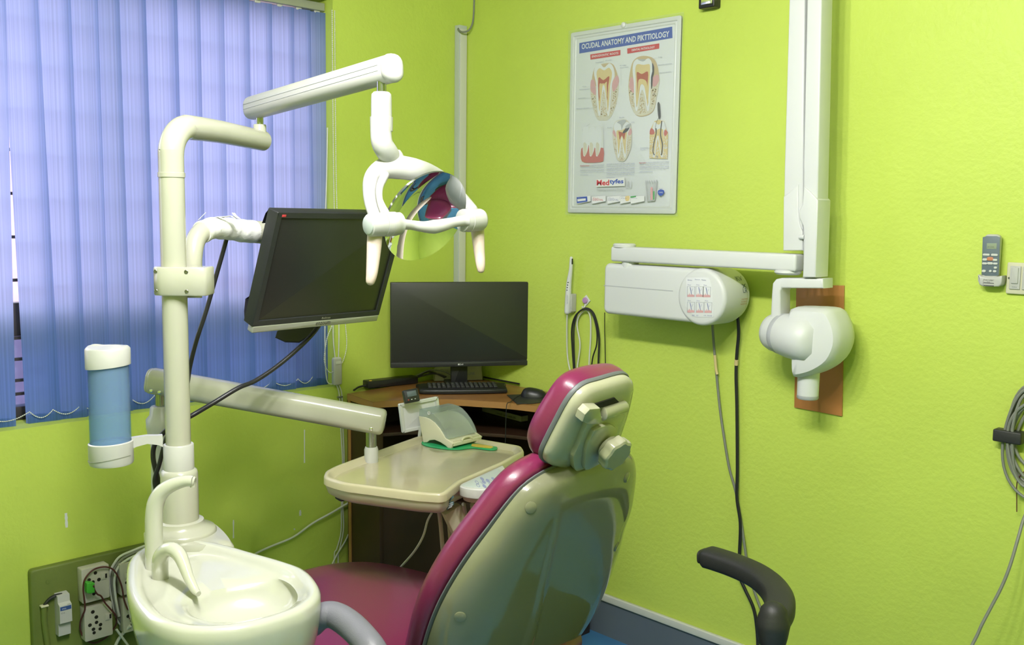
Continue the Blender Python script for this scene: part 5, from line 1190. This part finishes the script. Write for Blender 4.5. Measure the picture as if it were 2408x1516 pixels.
gp_px = [(1085, 1141), (1130, 1120), (1169, 1102), (1180, 1105), (1187, 1117), (1184, 1131), (1169, 1141), (1151, 1147), (1123, 1147), (1097, 1144)]
b = MB(); gw = rcorner([(p.x, p.y) for p in (atz(x, y, cz0) for x, y in gp_px)], .012, 3); plate(b, gw, WF, cz0-.001, cz0+.0006, .0003); gpn = obj('keypad', b, 'panelgrey', cpn)
f3 = Fr(atz(1141, 1130, cz0+.0008), (atz(1170, 1118, cz0)-atz(1110, 1143, cz0)), (atz(1141, 1120, cz0)-atz(1141, 1132, cz0)))
if f3.z.z < 0: f3.z = -f3.z
b = MB()
def pxw(x, y): return atz(1040+x/10.83, 1080+y/10.83, cz0+.0008)
for (x, y, f_) in ((1015, 493, 1), (882, 580, 0), (912, 660, 0), (1060, 575, 1), (1075, 680, 1), (1160, 535, 1), (1300, 493, 1), (1230, 620, 0), (1345, 595, 0)):
    c = pxw(x, y); ex = (pxw(x+52, y+34)-c); ey = (pxw(x+14, y-28)-c); pts = [c+ex*cos(2*pi*k/16)+ey*sin(2*pi*k/16) for k in range(16)]
    if f_: b.add(pts, [tuple(range(16))])
    else:
        inn = [c+(p_-c)*.66 for p_ in pts]; b.add(pts+inn, [(k, (k+1) % 16, 16+(k+1) % 16, 16+k) for k in range(16)])
for (x, y) in ((985, 585), (1035, 625), (1220, 520), (1120, 560)):
    a_, c_ = pxw(x-40, y-18), pxw(x+40, y+22); n2 = (pxw(x-32, y-26)-a_)*.8; b.add([a_, c_, c_+n2, a_+n2], [(0, 1, 2, 3)])
obj('keypad_marks', b, 'ptext', cpn, flat=True)
# badge on the right front corner
bp = [dep(1040+x/10.83, 1080+y/10.83, depth(atz(1062, 1165, HZ-.02))-.004) for x, y in ((110, 1080), (280, 912), (298, 960), (190, 1075), (292, 1065), (292, 1150), (112, 1300))]
b = MB(); b.add(bp, [tuple(range(7))]); b.add([p_+FW*.0015 for p_ in bp], [tuple(range(7))]); bd = obj('badge', b, 'badge', t, flat=True)
b = MB()
for (x1_, y1_, x2_, y2_) in ((150, 1130, 270, 1090), (150, 1170, 270, 1130), (165, 1205, 260, 1160), (140, 1240, 250, 1195)):
    P = [dep(1040+x/10.83, 1080+y/10.83, depth(bp[0])-.0012) for x, y in ((x1_, y1_), (x2_, y2_), (x2_, y2_+12), (x1_, y1_+12))]; b.add(P, [(0, 1, 2, 3)])
obj('badge_lines', b, 'paper', bd, flat=True)
# handpiece hoses and support below
b = MB(); beam(b, dep(1060, 1195, 2.62), dep(1105, 1290, 2.66), .030, .05, .002); obj('support_strut', b, 'ivory', t)
for x in (1040, 1060, 1100, 1120):
    b = MB(); z_ = 2.66; tube(b, [dep(x-10, 1185, z_-.06), dep(x-4, 1230, z_), dep(x+1, 1290, z_+.02), dep(x+6, 1335, z_+.03)], .0058, 10, 4); obj('hose', b, 'offwhite', t)
b = MB(); tube(b, [dep(1015, 1206, 2.75), dep(1005, 1225, 2.78), dep(995, 1260, 2.80), dep(975, 1295, 2.82), dep(945, 1330, 2.86), dep(925, 1352, 2.88)], .0032, 8, 5); obj('thin_lead', b, 'cwhite', t)
b = MB(); tube(b, [atz(790, 1168, .895), atz(803, 1174, .89), atz(815, 1172, .895)], [.004, .006, .003], 8, 3); obj('brake_lever', b, 'black', t)

# film viewer with frame, timer, dispenser, spatula
VZ = depth(atz(985, 1026, HZ))-.0
t = thing('film_viewer', dep(975, 1030, VZ), 'small white framed film viewer standing at the back of the tray', 'film viewer')
q4 = [dep(945, 949, VZ-.01), dep(1036, 932, VZ+.05), dep(1035, 1000, VZ+.05), dep(942, 1020, VZ-.01)]
fr = Fr((q4[0]+q4[1]+q4[2]+q4[3])/4, q4[1]-q4[0]+q4[2]-q4[3], q4[0]-q4[3])
if fr.z.dot(CAM-fr.o) < 0: fr.z = -fr.z
w = ((q4[1]-q4[0]).length+(q4[2]-q4[3]).length)/2; h = ((q4[0]-q4[3]).length+(q4[1]-q4[2]).length)/2
b = MB(); o_ = roundrect(w, h, .004, 3)
rings(b, [[fr(x, y, -.014) for x, y in o_], [fr(x, y, -.002) for x, y in o_], [fr(x, y, 0) for x, y in inset(o_, .0015)], [fr(x, y, 0) for x, y in inset(o_, .009)], [fr(x, y, -.006) for x, y in inset(o_, .012)]], c1=False); obj('viewer_frame', b, 'frame', t)
b = MB(); box(b, fr, 0, 0, -.007, w-.022, h-.022, .002, .0003); obj('viewer_panel', b, 'paper', t)
screw('screw', fr(w/2-.008, h/2-.008, 0), fr.z, .0025, t)
b = MB(); beam(b, V((fr.o.x, fr.o.y, HZ-.012))-fr.z*.006, fr(0, -h/2+.01, -.006), .03, .010, .002); obj('stand', b, 'frame', t)
t = thing('digital_timer', dep(968, 945, VZ-.02), 'small dark digital timer clipped on top of the film viewer', 'timer')
q4 = [dep(947.5, 918, VZ-.03), dep(982, 911.5, VZ-.01), dep(989.7, 941, VZ-.015), dep(953, 949, VZ-.035)]
fr = Fr((q4[0]+q4[1]+q4[2]+q4[3])/4, q4[1]-q4[0], q4[0]-q4[3]); 
if fr.z.dot(CAM-fr.o) < 0: fr.z = -fr.z
w = (q4[1]-q4[0]).length; h = (q4[0]-q4[3]).length
b = MB(); box(b, fr, 0, 0, -.009, w, h, .020, .004); obj('timer_body', b, 'bezel', t)
b = MB(); box(b, fr, .001, .006, .0012, w*.62, h*.40, .001, .0002); obj('display', b, 'rgrey', t)
for k, (u, mm) in enumerate(((-.3, 'pred'), (-.06, 'xwhite'), (.2, 'pgrey'))):
    b = MB(); box(b, fr, u*w*.9, -h*.28, .0014, .005, .003, .0012, .0005, r=.0014); obj('button', b, mm, t)
# dispenser
MZ_ = HZ-.0155+.0045
p0 = atz(997, 1040, MZ_); p1 = atz(1060, 1054, MZ_); p2 = atz(1118, 1034, MZ_)
fr = Fr(p0, p1-p0, p2-p1)
if fr.z.z < 0: fr.z = -fr.z
Ld = (p1-p0).length*1.0; Wd = fr.inv(p2)[1]
t = thing('mask_dispenser', p0, 'cream dispenser box with curved clear lid standing on the tray', 'dispenser')
def zof(px, py, along, off): # height of a point on the dispenser side
    base_ = fr(along, off, 0); lo, hi = 0, .3
    for _ in range(30):
        m = (lo+hi)/2; v = base_+V((0, 0, m))-CAM; y = 758-FPX*v.dot(UP)/v.dot(FW); lo, hi = (m, hi) if y > py else (lo, m)
    return lo
bw = MB()
side_px = [(995, 1040), (1004, 1040), (1010, 1035), (1022, 1034), (1036, 1040), (1049, 1049), (1054, 1054), (1061, 1054), (1065, 1043), (1047, 1030), (1034, 1008), (1022, 994), (1010, 985), (1000, 981), (984, 978)]
pr = []
Nn = fr.y
for x, y in side_px:
    q_ = onplane(x, y, fr.o, Nn); i_ = fr.inv(q_); pr.append((i_[0], i_[2]))
SF = Fr(fr.o, fr.x, fr.z)
if SF.z.dot(fr.y) < 0: SF.z = -SF.z
plate(bw, pr, SF, 0, .008, .0015); o1 = obj('side_wall', bw, 'ivory', t)
bw = MB(); plate(bw, pr, SF, Wd-.008, Wd, .0015); obj('side_wall', bw, 'ivory', t)
bw = MB(); box(bw, fr, pr[8][0]-.006, Wd/2, max(pr[8][1]-.004, .006), .012, Wd-.01, .012, .002); obj('front_lip', bw, 'ivory', t)
bw = MB(); box(bw, fr, (pr[0][0]+pr[8][0])/2, Wd/2, pr[4][1]+.008, (pr[8][0]-pr[0][0])*.9, Wd-.014, .006, .001); obj('floor_plate', bw, 'ivory', t)
bw = MB(); box(bw, fr, pr[14][0]+.012, Wd/2, pr[13][1]*.6, .005, Wd-.012, pr[13][1]*.8, .001); obj('back_wall', bw, 'ivory', t)
# lid: from the front lip arching up over the back
arc_px = [(1053, 1032), (1048, 1017), (1040, 1001), (1030, 987), (1019, 975), (1008, 968), (996, 964), (985, 962)]
ar = []
for x, y in arc_px:
    q_ = onplane(x, y, fr.o, Nn); i_ = fr.inv(q_); ar.append((i_[0], i_[2]))
bw = MB(); top = [(a_, c_) for a_, c_ in ar]; topi = [(a_-.001, c_-.0015) for a_, c_ in ar]
bw.add([SF(a_, c_, .003) for a_, c_ in top]+[SF(a_, c_, Wd-.003) for a_, c_ in top], [(i, i+1, len(top)+i+1, len(top)+i) for i in range(len(top)-1)])
for o_ in (.003, Wd-.003):
    low = pr[8:15]; bw.add([SF(a_, c_, o_) for a_, c_ in top]+[SF(a_, c_, o_) for a_, c_ in [low[-1], low[-2], low[-3], low[-4], low[-5], low[-6]]], [tuple(range(len(top)+6))])
bw.add([SF(ar[-1][0], ar[-1][1], .003), SF(ar[-1][0], ar[-1][1], Wd-.003), SF(pr[14][0], pr[14][1], Wd-.003), SF(pr[14][0], pr[14][1], .003)], [(0, 1, 2, 3)])
obj('clear_lid', bw, 'clear', t)
for o_ in (.003, Wd-.003):
    bw = MB(); tube(bw, [SF(a_, c_, o_) for a_, c_ in ar], .0011, 6, 2); obj('lid_edge', bw, 'film', t)
bw = MB(); c = SF(ar[5][0], ar[5][1]-.004, .0015); lathe(bw, c, SF.z*-1, [(.006, 0), (.006, .001), (.004, .001), (.004, 0)], 16); obj('lid_pivot', bw, 'frame', t)
bw = MB(); tube(bw, [SF(pr[8][0]-.002, pr[8][1]+.001, Wd*.30), SF(pr[8][0]-.004, pr[8][1]+.008, Wd*.38), SF(pr[8][0]-.004, pr[8][1]+.009, Wd*.55), SF(pr[8][0]-.002, pr[8][1]+.001, Wd*.66)], .004, 10, 4); obj('pull_tab', bw, 'ivory', t)
# green and yellow spatula
MZm = HZ-.0148
g_px = [(991, 1041), (1000, 1036), (1020, 1034), (1050, 1036), (1080, 1038), (1108, 1041), (1130, 1043), (1160, 1048), (1169, 1052), (1167, 1057), (1150, 1058), (1120, 1054), (1102, 1054), (1080, 1057), (1050, 1056), (1020, 1052), (998, 1047)]
t = thing('green_spatula', atz(1060, 1048, MZm), 'flat green spatula with yellow handle lying under the dispenser', 'spatula')
b = MB(); plate(b, smoothpoly([(p.x, p.y) for p in (atz(x, y, MZm+.002) for x, y in g_px)], 3), WF, MZm+.0003, MZm+.0040, .0012); obj('blade', b, 'green', t)
b = MB(); plate(b, [(p.x, p.y) for p in (atz(x, y, MZm+.004) for x, y in ((1110, 1043.5), (1128, 1044.5), (1155, 1048.5), (1160, 1051), (1154, 1054), (1118, 1050.5), (1108, 1048.5)))], WF, MZm+.0040, MZm+.0050, .0003); obj('handle_inlay', b, 'yellow', t)
# ================================================================== DENTAL CHAIR
CW = V((-.095, .995, 0)).normalized(); CU = V((.456, .044, .889)); CU = (CU-CW*CU.dot(CW)).normalized(); CN = CU.cross(CW)   # CN points to the patient's front
CO = V((1.957, -1.364, 1.08))
def cw(w, u, n): return CO+CW*w+CU*u+CN*n
def cpx(px, py, n): p = onplane(px, py, CO+CN*n, CN)-CO; return (p.dot(CW), p.dot(CU))
t = thing('dental_chair', (1.45, -1.40, 0), 'magenta dental chair seen from behind, ivory back shell and headrest with knob', 'dental chair')
# back shell: levels from top to bottom (u, left edge w, right edge w, edge depth n, belly depth n)
shell = [(.046, -.02, .095, .045, .030), (.042, -.085, .145, .045, .018), (.030, -.135, .188, .045, .008), (.008, -.172, .220, .045, .001), (-.030, -.198, .248, .044, -.008), (-.080, -.222, .275, .043, -.014), (-.135, -.248, .300, .042, -.020),
         (-.190, -.265, .310, .042, -.026), (-.245, -.274, .328, .042, -.032), (-.300, -.274, .338, .042, -.038), (-.360, -.266, .350, .042, -.042), (-.420, -.252, .356, .042, -.044), (-.48, -.236, .356, .042, -.044), (-.54, -.215, .335, .042, -.042), (-.60, -.17, .285, .044, -.034), (-.635, -.11, .21, .045, -.015), (-.650, -.03, .12, .045, .020)]
def interp(rows, n):
    P = [V((r[1], r[2], r[3])) for r in rows]; Q = [V((r[0], r[4], 0)) for r in rows]
    A_ = catmull(P, n); B_ = catmull(Q, n); return [(b_.x, a_.x, a_.y, a_.z, b_.y) for a_, b_ in zip(A_, B_)]
rows = interp(shell, 4)
def shell_rings(rows, grow=0.0, nb=None, front=False, depth_=0.0, e=5.5):
    rs = []
    for u, wl_, wr_, ne, nc in rows:
        m = (wl_+wr_)/2; hw = (wr_-wl_)/2+grow; top = []
        K_ = 110
        for i in range(K_+1):
            a = pi*i/K_; s = -cos(a)
            f = max(0, 1-abs(s)**e)**.5
            crease = 0
            if not front:
                wv = m+hw*s; x_ = wv-(-.092-u*.17); wd_ = .004+.07*max(0, -u)
                g = 1/(1+math.exp(max(-40, min(40, -x_/.0022))))*1/(1+math.exp(max(-40, min(40, (x_-wd_)/.0022))))
                crease = -.0045*g*min(1, max(0, (.0-u)/.10))
            base = ne+(nc-ne)*f
            top.append(cw(m+hw*s, u, base+crease*f))
        back = [cw(m+hw*(1-2*i/12), u, ne+.004) for i in range(1, 12)]
        rs.append(top+back)
    return rs
b = MB(); rings(b, shell_rings(rows)); shl = obj('back_shell', b, 'shell', t, angle=60)
def cushion(rows, grow, n0, n1, name, m_, par, mat_e=2.2, lip=0.0):
    """padded slab following the shell outline, between depths n0 (rear) and n1 (front)"""
    b = MB(); rs = []
    R0 = rows
    uc = (rows[0][0]+rows[-1][0])/2
    L_e = [((r[1]), r[0]) for r in R0]; R_e = [((r[2]), r[0]) for r in R0]
    poly_ = L_e+R_e[::-1]
    c_ = (.03, -.27)
    hgt = (n1-n0)
    steps = [(0.5, .0, 0), (.9, 0, 0)]
    prof = [(.6, 0, n0), (1, -grow+.004, n0), (1, -grow, n0+hgt*.10), (1, -grow-.004, n0+hgt*.30), (1, -grow-.003, n0+hgt*.52), (1, -grow+.004, n0+hgt*.72), (1, -grow+.014, n0+hgt*.87), (1, -grow+.030, n0+hgt*.96), (.80, .03, n0+hgt), (.4, .03, n0+hgt*1.02)]
    F_ = Fr(CO, CW, CU)
    if F_.z.dot(CN) < 0: F_.z = -F_.z
    pillow(b, poly_, F_, prof, c=c_)
    return obj(name, b, m_, par, angle=70)
cushion(rows[::2], .0, .044, .058, 'edge_seal', 'gasket', t)
cushion(rows[::2], .004, .057, .118, 'backrest_cushion', 'pink', t)
# screw caps on the shell
def on_shell(px, py):
    d = ray(px, py).normalized(); best = None
    for p in shl_pts:
        v = p[0]-CAM; k = v.dot(d); e_ = (v-d*k).length
        if best is None or e_ < best[0]: best = (e_, p)
    return best[1]
me_ = shl.data; shl_pts = [(v.co+ORI[shl.name], v.normal.copy()) for v in me_.vertices if (v.co+ORI[shl.name]-CO).dot(CN) < .03]
for (x, y) in ((1248, 1193), (1474, 1122), (1082, 1450), (1450, 1285)):
    p, nn = on_shell(x, y)
    if nn.dot(CN) > 0: nn = -nn
    d = ray(x, y).normalized(); hit = CAM+d*((p-CAM).dot(nn)/d.dot(nn)) if abs(d.dot(nn)) > .15 else p
    b = MB(); lathe(b, hit-nn*.0005, nn, [(.0125, 0), (.0125, .0012), (.011, .0022), (0, .0026)], 28); obj('screw_cap', b, 'shell', shl)
# headrest
HN = .045
hp = [cpx(x, y, HN) for x, y in ((1418, 903), (1391, 911), (1368, 927), (1346, 955), (1320, 1003), (1297, 1048), (1287, 1072), (1288, 1088), (1302, 1097), (1330, 1102), (1360, 1094), (1425, 1075), (1446, 1050), (1462, 1010), (1478, 960), (1488, 915), (1489, 897), (1480, 889), (1462, 890))]
HF = Fr(CO, CW, CU)
if HF.z.dot(CN) < 0: HF.z = -HF.z
hp = smoothpoly(hp, 3); hc = (sum(p[0] for p in hp)/len(hp), sum(p[1] for p in hp)/len(hp))
b = MB(); pillow(b, hp, HF, [(.3, 0, HN-.016), (.75, 0, HN-.014), (.92, 0, HN-.009), (.985, 0, HN-.001), (1, 0, HN+.006), (1, 0, HN+.014)], c=hc); hs_ = obj('headrest_panel', b, 'shell_lit', t, angle=60)
b = MB(); pillow(b, hp, HF, [(.9, 0, HN+.012), (1.0, -.002, HN+.013), (1.0, -.004, HN+.016), (1.0, -.004, HN+.021), (1.0, -.001, HN+.024), (.9, 0, HN+.025)], c=hc); obj('headrest_seal', b, 'gasket', t)
HM = HN+.056
pk = [cpx(x, y, HM) for x, y in ((1440, 871), (1400, 877), (1362, 889), (1335, 908), (1308, 945), (1280, 992), (1264, 1030), (1263, 1058), (1280, 1078), (1310, 1088), (1350, 1080), (1400, 1064), (1420, 1040), (1432, 1000), (1446, 940), (1456, 900), (1460, 880), (1452, 872))]
pk = smoothpoly(pk, 3); pc = (sum(p[0] for p in pk)/len(pk), sum(p[1] for p in pk)/len(pk))
b = MB(); pillow(b, pk, HF, [(.7, 0, HM-.036), (.94, 0, HM-.034), (1.02, 0, HM-.026), (1.06, 0, HM-.010), (1.065, 0, HM+.004), (1.045, 0, HM+.018), (.99, 0, HM+.030), (.86, 0, HM+.038), (.6, 0, HM+.041), (.3, 0, HM+.042)], c=pc); obj('headrest_cushion', b, 'pink', t, angle=70)
# hinge: slot, knuckle, barrel
def hb(pts, n0, n1, bev, nm, m_, par, sm=0):
    q_ = [cpx(x, y, n0) for x, y in pts]
    if sm: q_ = smoothpoly(q_, sm)
    b = MB(); plate(b, q_, HF, n1, n0, bev, bsteps=2); return obj(nm, b, m_, par, angle=32)
hb(((1400, 950), (1446, 935), (1456, 945), (1407, 960)), HN-.017, HN-.012, .0, 'slot', 'hole', hs_)
hb(((1388, 962), (1412, 960), (1416, 985), (1410, 997), (1384, 999), (1370, 992), (1376, 975)), HN-.034, HN-.012, .003, 'hinge_block', 'shell_lit', hs_, 0)
ha_ = [cw(*cpx(1414, 973, HN-.020), HN-.020), cw(*cpx(1468, 955, HN-.020), HN-.020)]
b = MB(); dd = (ha_[1]-ha_[0]); lathe(b, ha_[0], dd, [(.012, 0), (.0145, .002), (.0145, dd.length-.004), (.012, dd.length)], 28); obj('hinge_barrel', b, 'shell_lit', hs_)
br = hb(((1349, 1088), (1350, 1072), (1362, 1045), (1376, 1010), (1388, 990), (1420, 980), (1466, 962), (1466, 985), (1455, 1005), (1448, 1040), (1436, 1076), (1412, 1094), (1380, 1108), (1364, 1113), (1353, 1105)), HN-.026, HN-.004, .003, 'headrest_bracket', 'shell_lit', t, 3)
hb(((1378, 1106), (1377, 1078), (1381, 1050), (1392, 1026), (1402, 1010), (1432, 1000), (1452, 1010), (1446, 1045), (1434, 1074), (1410, 1092)), HN-.036, HN-.024, .003, 'bracket_cover', 'shell_lit', br, 3)
b = MB(); beam(b, cw(.02, -.02, HN+.024), cw(.02, .10, HN+.022), .06, .012, .003); obj('headrest_stem', b, 'chrome', br)
# scalloped knob
kc_ = cw(*cpx(1429, 1049, HN-.042), HN-.042)
kx = -CN*.93+CW*(-.10)+CU*.0; kx.normalize()
b = MB(); X_, Y_ = frame3(kx); rs = []
for h, r_ in ((0, .026), (.008, .026), (.009, .032), (.012, .036), (.028, .0375), (.033, .036), (.036, .031)):
    rs.append([kc_+kx*h+(X_*cos(a)+Y_*sin(a))*(r_*(1+(.05*cos(8*a) if r_ > .027 else 0))) for a in [2*pi*k/84 for k in range(84)]])
rings(b, rs); obj('knob', b, 'shell_lit', br, angle=28)
# small slots on the shell's upper edge
# seat
SZ = .65
cxy = V((CO.x, CO.y)); fd = V((-CW.y, CW.x)); fd = V((-CW.y, CW.x)); 
if fd.x > 0: fd = -fd
sdv = V((CW.x, CW.y))
def st(f, s): return (cxy.x+fd.x*f+sdv.x*s, cxy.y+fd.y*f+sdv.y*s)
outl = [(.20, .27), (.45, .285), (.70, .275), (.90, .235), (.985, .17), (1.02, .09), (1.03, 0), (1.02, -.09), (.985, -.17), (.90, -.235), (.70, -.275), (.45, -.285), (.20, -.27)]
so = [st(f, s) for f, s in outl]; so = smoothpoly(so, 4); scn = st(.6, 0)
b = MB(); pillow(b, so, WF, [(.7, 0, SZ-.115), (.95, 0, SZ-.11), (1, 0, SZ-.085), (1.005, 0, SZ-.055), (.995, 0, SZ-.028), (.96, 0, SZ-.010), (.88, 0, SZ), (.6, 0, SZ+.002), (.3, 0, SZ)], c=scn); obj('seat_cushion', b, 'pink', t, angle=70)
b = MB(); sp_ = [st(f, s*.9) for f, s in outl]; plate(b, smoothpoly(sp_, 3), WF, SZ-.20, SZ-.11, .03); obj('seat_shell', b, 'cream', t)
# leg rest sloping away
b = MB(); 
L0_ = V((*st(.98, 0), SZ-.06)); L1x = V((*st(1.42, 0), .34)); beam(b, L0_, L1x, .40, .09, .04, up=(0, 0, 1), r=.04); obj('leg_rest', b, 'pink', t)
b = MB(); s0 = st(.55, 0); lathe(b, (s0[0], s0[1], 0), (0, 0, 1), [(.27, 0), (.27, .03), (.24, .05), (.12, .07), (.11, .30), (.14, SZ-.20), (.20, SZ-.17)], 40); obj('pedestal', b, 'cream', t)
b = MB(); A_ = V((*st(.25, 0), SZ-.15)); beam(b, A_, cw(.02, -.47, .0), .12, .05, .01); obj('back_hinge', b, 'steel', t)
# armrest (patient's left)
b = MB(); az = .84
ap = [atz(735, 1470, az-.03), atz(757, 1448, az), atz(786, 1446, az+.004), atz(820, 1466, az-.004), atz(853, 1498, az-.016), atz(880, 1535, az-.03), atz(900, 1590, az-.07), atz(905, 1680, az-.13)]
tube(b, ap, [.024, .026, .027, .028, .028, .028, .026, .022], 20, 5, round_end=True); obj('armrest', b, 'armgrey', t)
b = MB(); e0 = ap[-1]; s1 = st(.20, -.24); tube(b, [e0, V((s1[0], s1[1], SZ-.06)), V((*st(.3, -.15), SZ-.16))], .018, 14, 5); obj('armrest_bracket', b, 'cream', t)

# ================================================================== OFFICE CHAIR (only its arm shows)
AZ = .735
t = thing('office_chair', atz(1750, 1360, AZ)-V((0, 0, AZ)), 'black plastic chair arm rising into view by the wall at bottom right', 'office chair')
# arm as a swept soft rectangle
ap = [(1652, 1306, AZ+.0), (1680, 1313, AZ+.002), (1730, 1330, AZ+.002), (1778, 1352, AZ), (1812, 1378, AZ-.002), (1832, 1408, AZ-.006), (1833, 1436, AZ-.014), (1818, 1462, AZ-.026)]
A_ = [atz(x, y, z) for x, y, z in ap]
C_ = catmull(A_, 5); rs = []
for i, p in enumerate(C_):
    tg = (C_[min(i+1, len(C_)-1)]-C_[max(i-1, 0)]).normalized(); sd_ = tg.cross(V((0, 0, 1))).normalized(); up_ = sd_.cross(tg)
    f = i/(len(C_)-1); e = min(1, (i+1)/4)**.5 if i < 4 else 1
    hw_, hh_ = .036*(e if i else .75), .027*(e if i else .7)
    rs.append([p+sd_*hw_*math.copysign(abs(cos(a))**.62, cos(a))+up_*hh_*math.copysign(abs(sin(a))**.62, sin(a)) for a in [2*pi*k/28 for k in range(28)]])
b = MB(); rings(b, rs); obj('arm_pad', b, 'rubber', t, angle=60)
J = A_[-1]
b = MB(); tube(b, [J+V((0, 0, .020)), J+V((0, 0, -.005)), J+V((.0, -.0, -.04))], [.033, .040, .034], 20, 4, round_end=True); 
tube(b, [J+V((0, 0, -.03)), J+V((.004, -.003, -.10)), J+V((-.01, -.02, -.22)), J+V((-.05, -.08, -.30))], [.029, .026, .024, .022], 18, 5); obj('arm_post', b, 'rubber', t)
toc = V((-.62, -.78, 0)).normalized()   # towards the chair's middle
mid_ = V((J.x, J.y, 0)).lerp(V((A_[0].x, A_[0].y, 0)), .45)+toc*.30
fx = (V((A_[0].x, A_[0].y, 0))-V((J.x, J.y, 0))).normalized()
SFm = Fr((mid_.x, mid_.y, 0), fx, fx.cross(V((0, 0, 1)))*-1)
if SFm.z.z < 0: SFm.z = -SFm.z
b = MB(); plate(b, roundrect(.44, .44, .08, 6), SFm, .37, .43, .025); obj('seat', b, 'rubber', t)
b = MB(); lathe(b, SFm(0, 0, .07), (0, 0, 1), [(.03, 0), (.03, .20), (.022, .20), (.022, .31)], 20); obj('gas_lift', b, 'black', t)
for k in range(5):
    a = 2*pi*k/5+.3; d_ = SFm.x*cos(a)+SFm.y*sin(a)
    b = MB(); beam(b, SFm(0, 0, .09)+d_*.02, SFm(0, 0, .065)+d_*.27, .04, .03, .008); obj('base_leg', b, 'black', t)
    b = MB(); lathe(b, SFm(0, 0, .026)+d_*.265-V((d_.y, -d_.x, 0))*.015, V((d_.y, -d_.x, 0)), [(.018, 0), (.026, .004), (.026, .026), (.018, .03)], 18); obj('caster', b, 'black', t)
b = MB(); beam(b, J+V((-.05, -.08, -.30)), SFm(0, 0, .36), .04, .02, .004); obj('arm_strut', b, 'black', t)

# groups of things of one kind
for nm, g in (('wall_socket', 'power sockets on the green board'), ('board_cable', 'cables around the sockets on the green board'), ('hung_cable', 'cables looped over the diamond hook'),
              ('xray_cable', 'cables hanging below the x-ray box'), ('cable_marker', 'yellow markers on the x-ray cables'), ('desk_cable', 'cables behind the desk monitor'), ('cord', 'white cords at the cord switch'),
              ('wall_cable', 'white cables running down from the cord switch'), ('monitor_cable', 'black cables of the patient monitor'), ('slack_cable', 'white cables low on the window wall')):
    for o in bpy.data.objects:
        if o.parent is None and o.name.split('.')[0] == nm: o['group'] = g
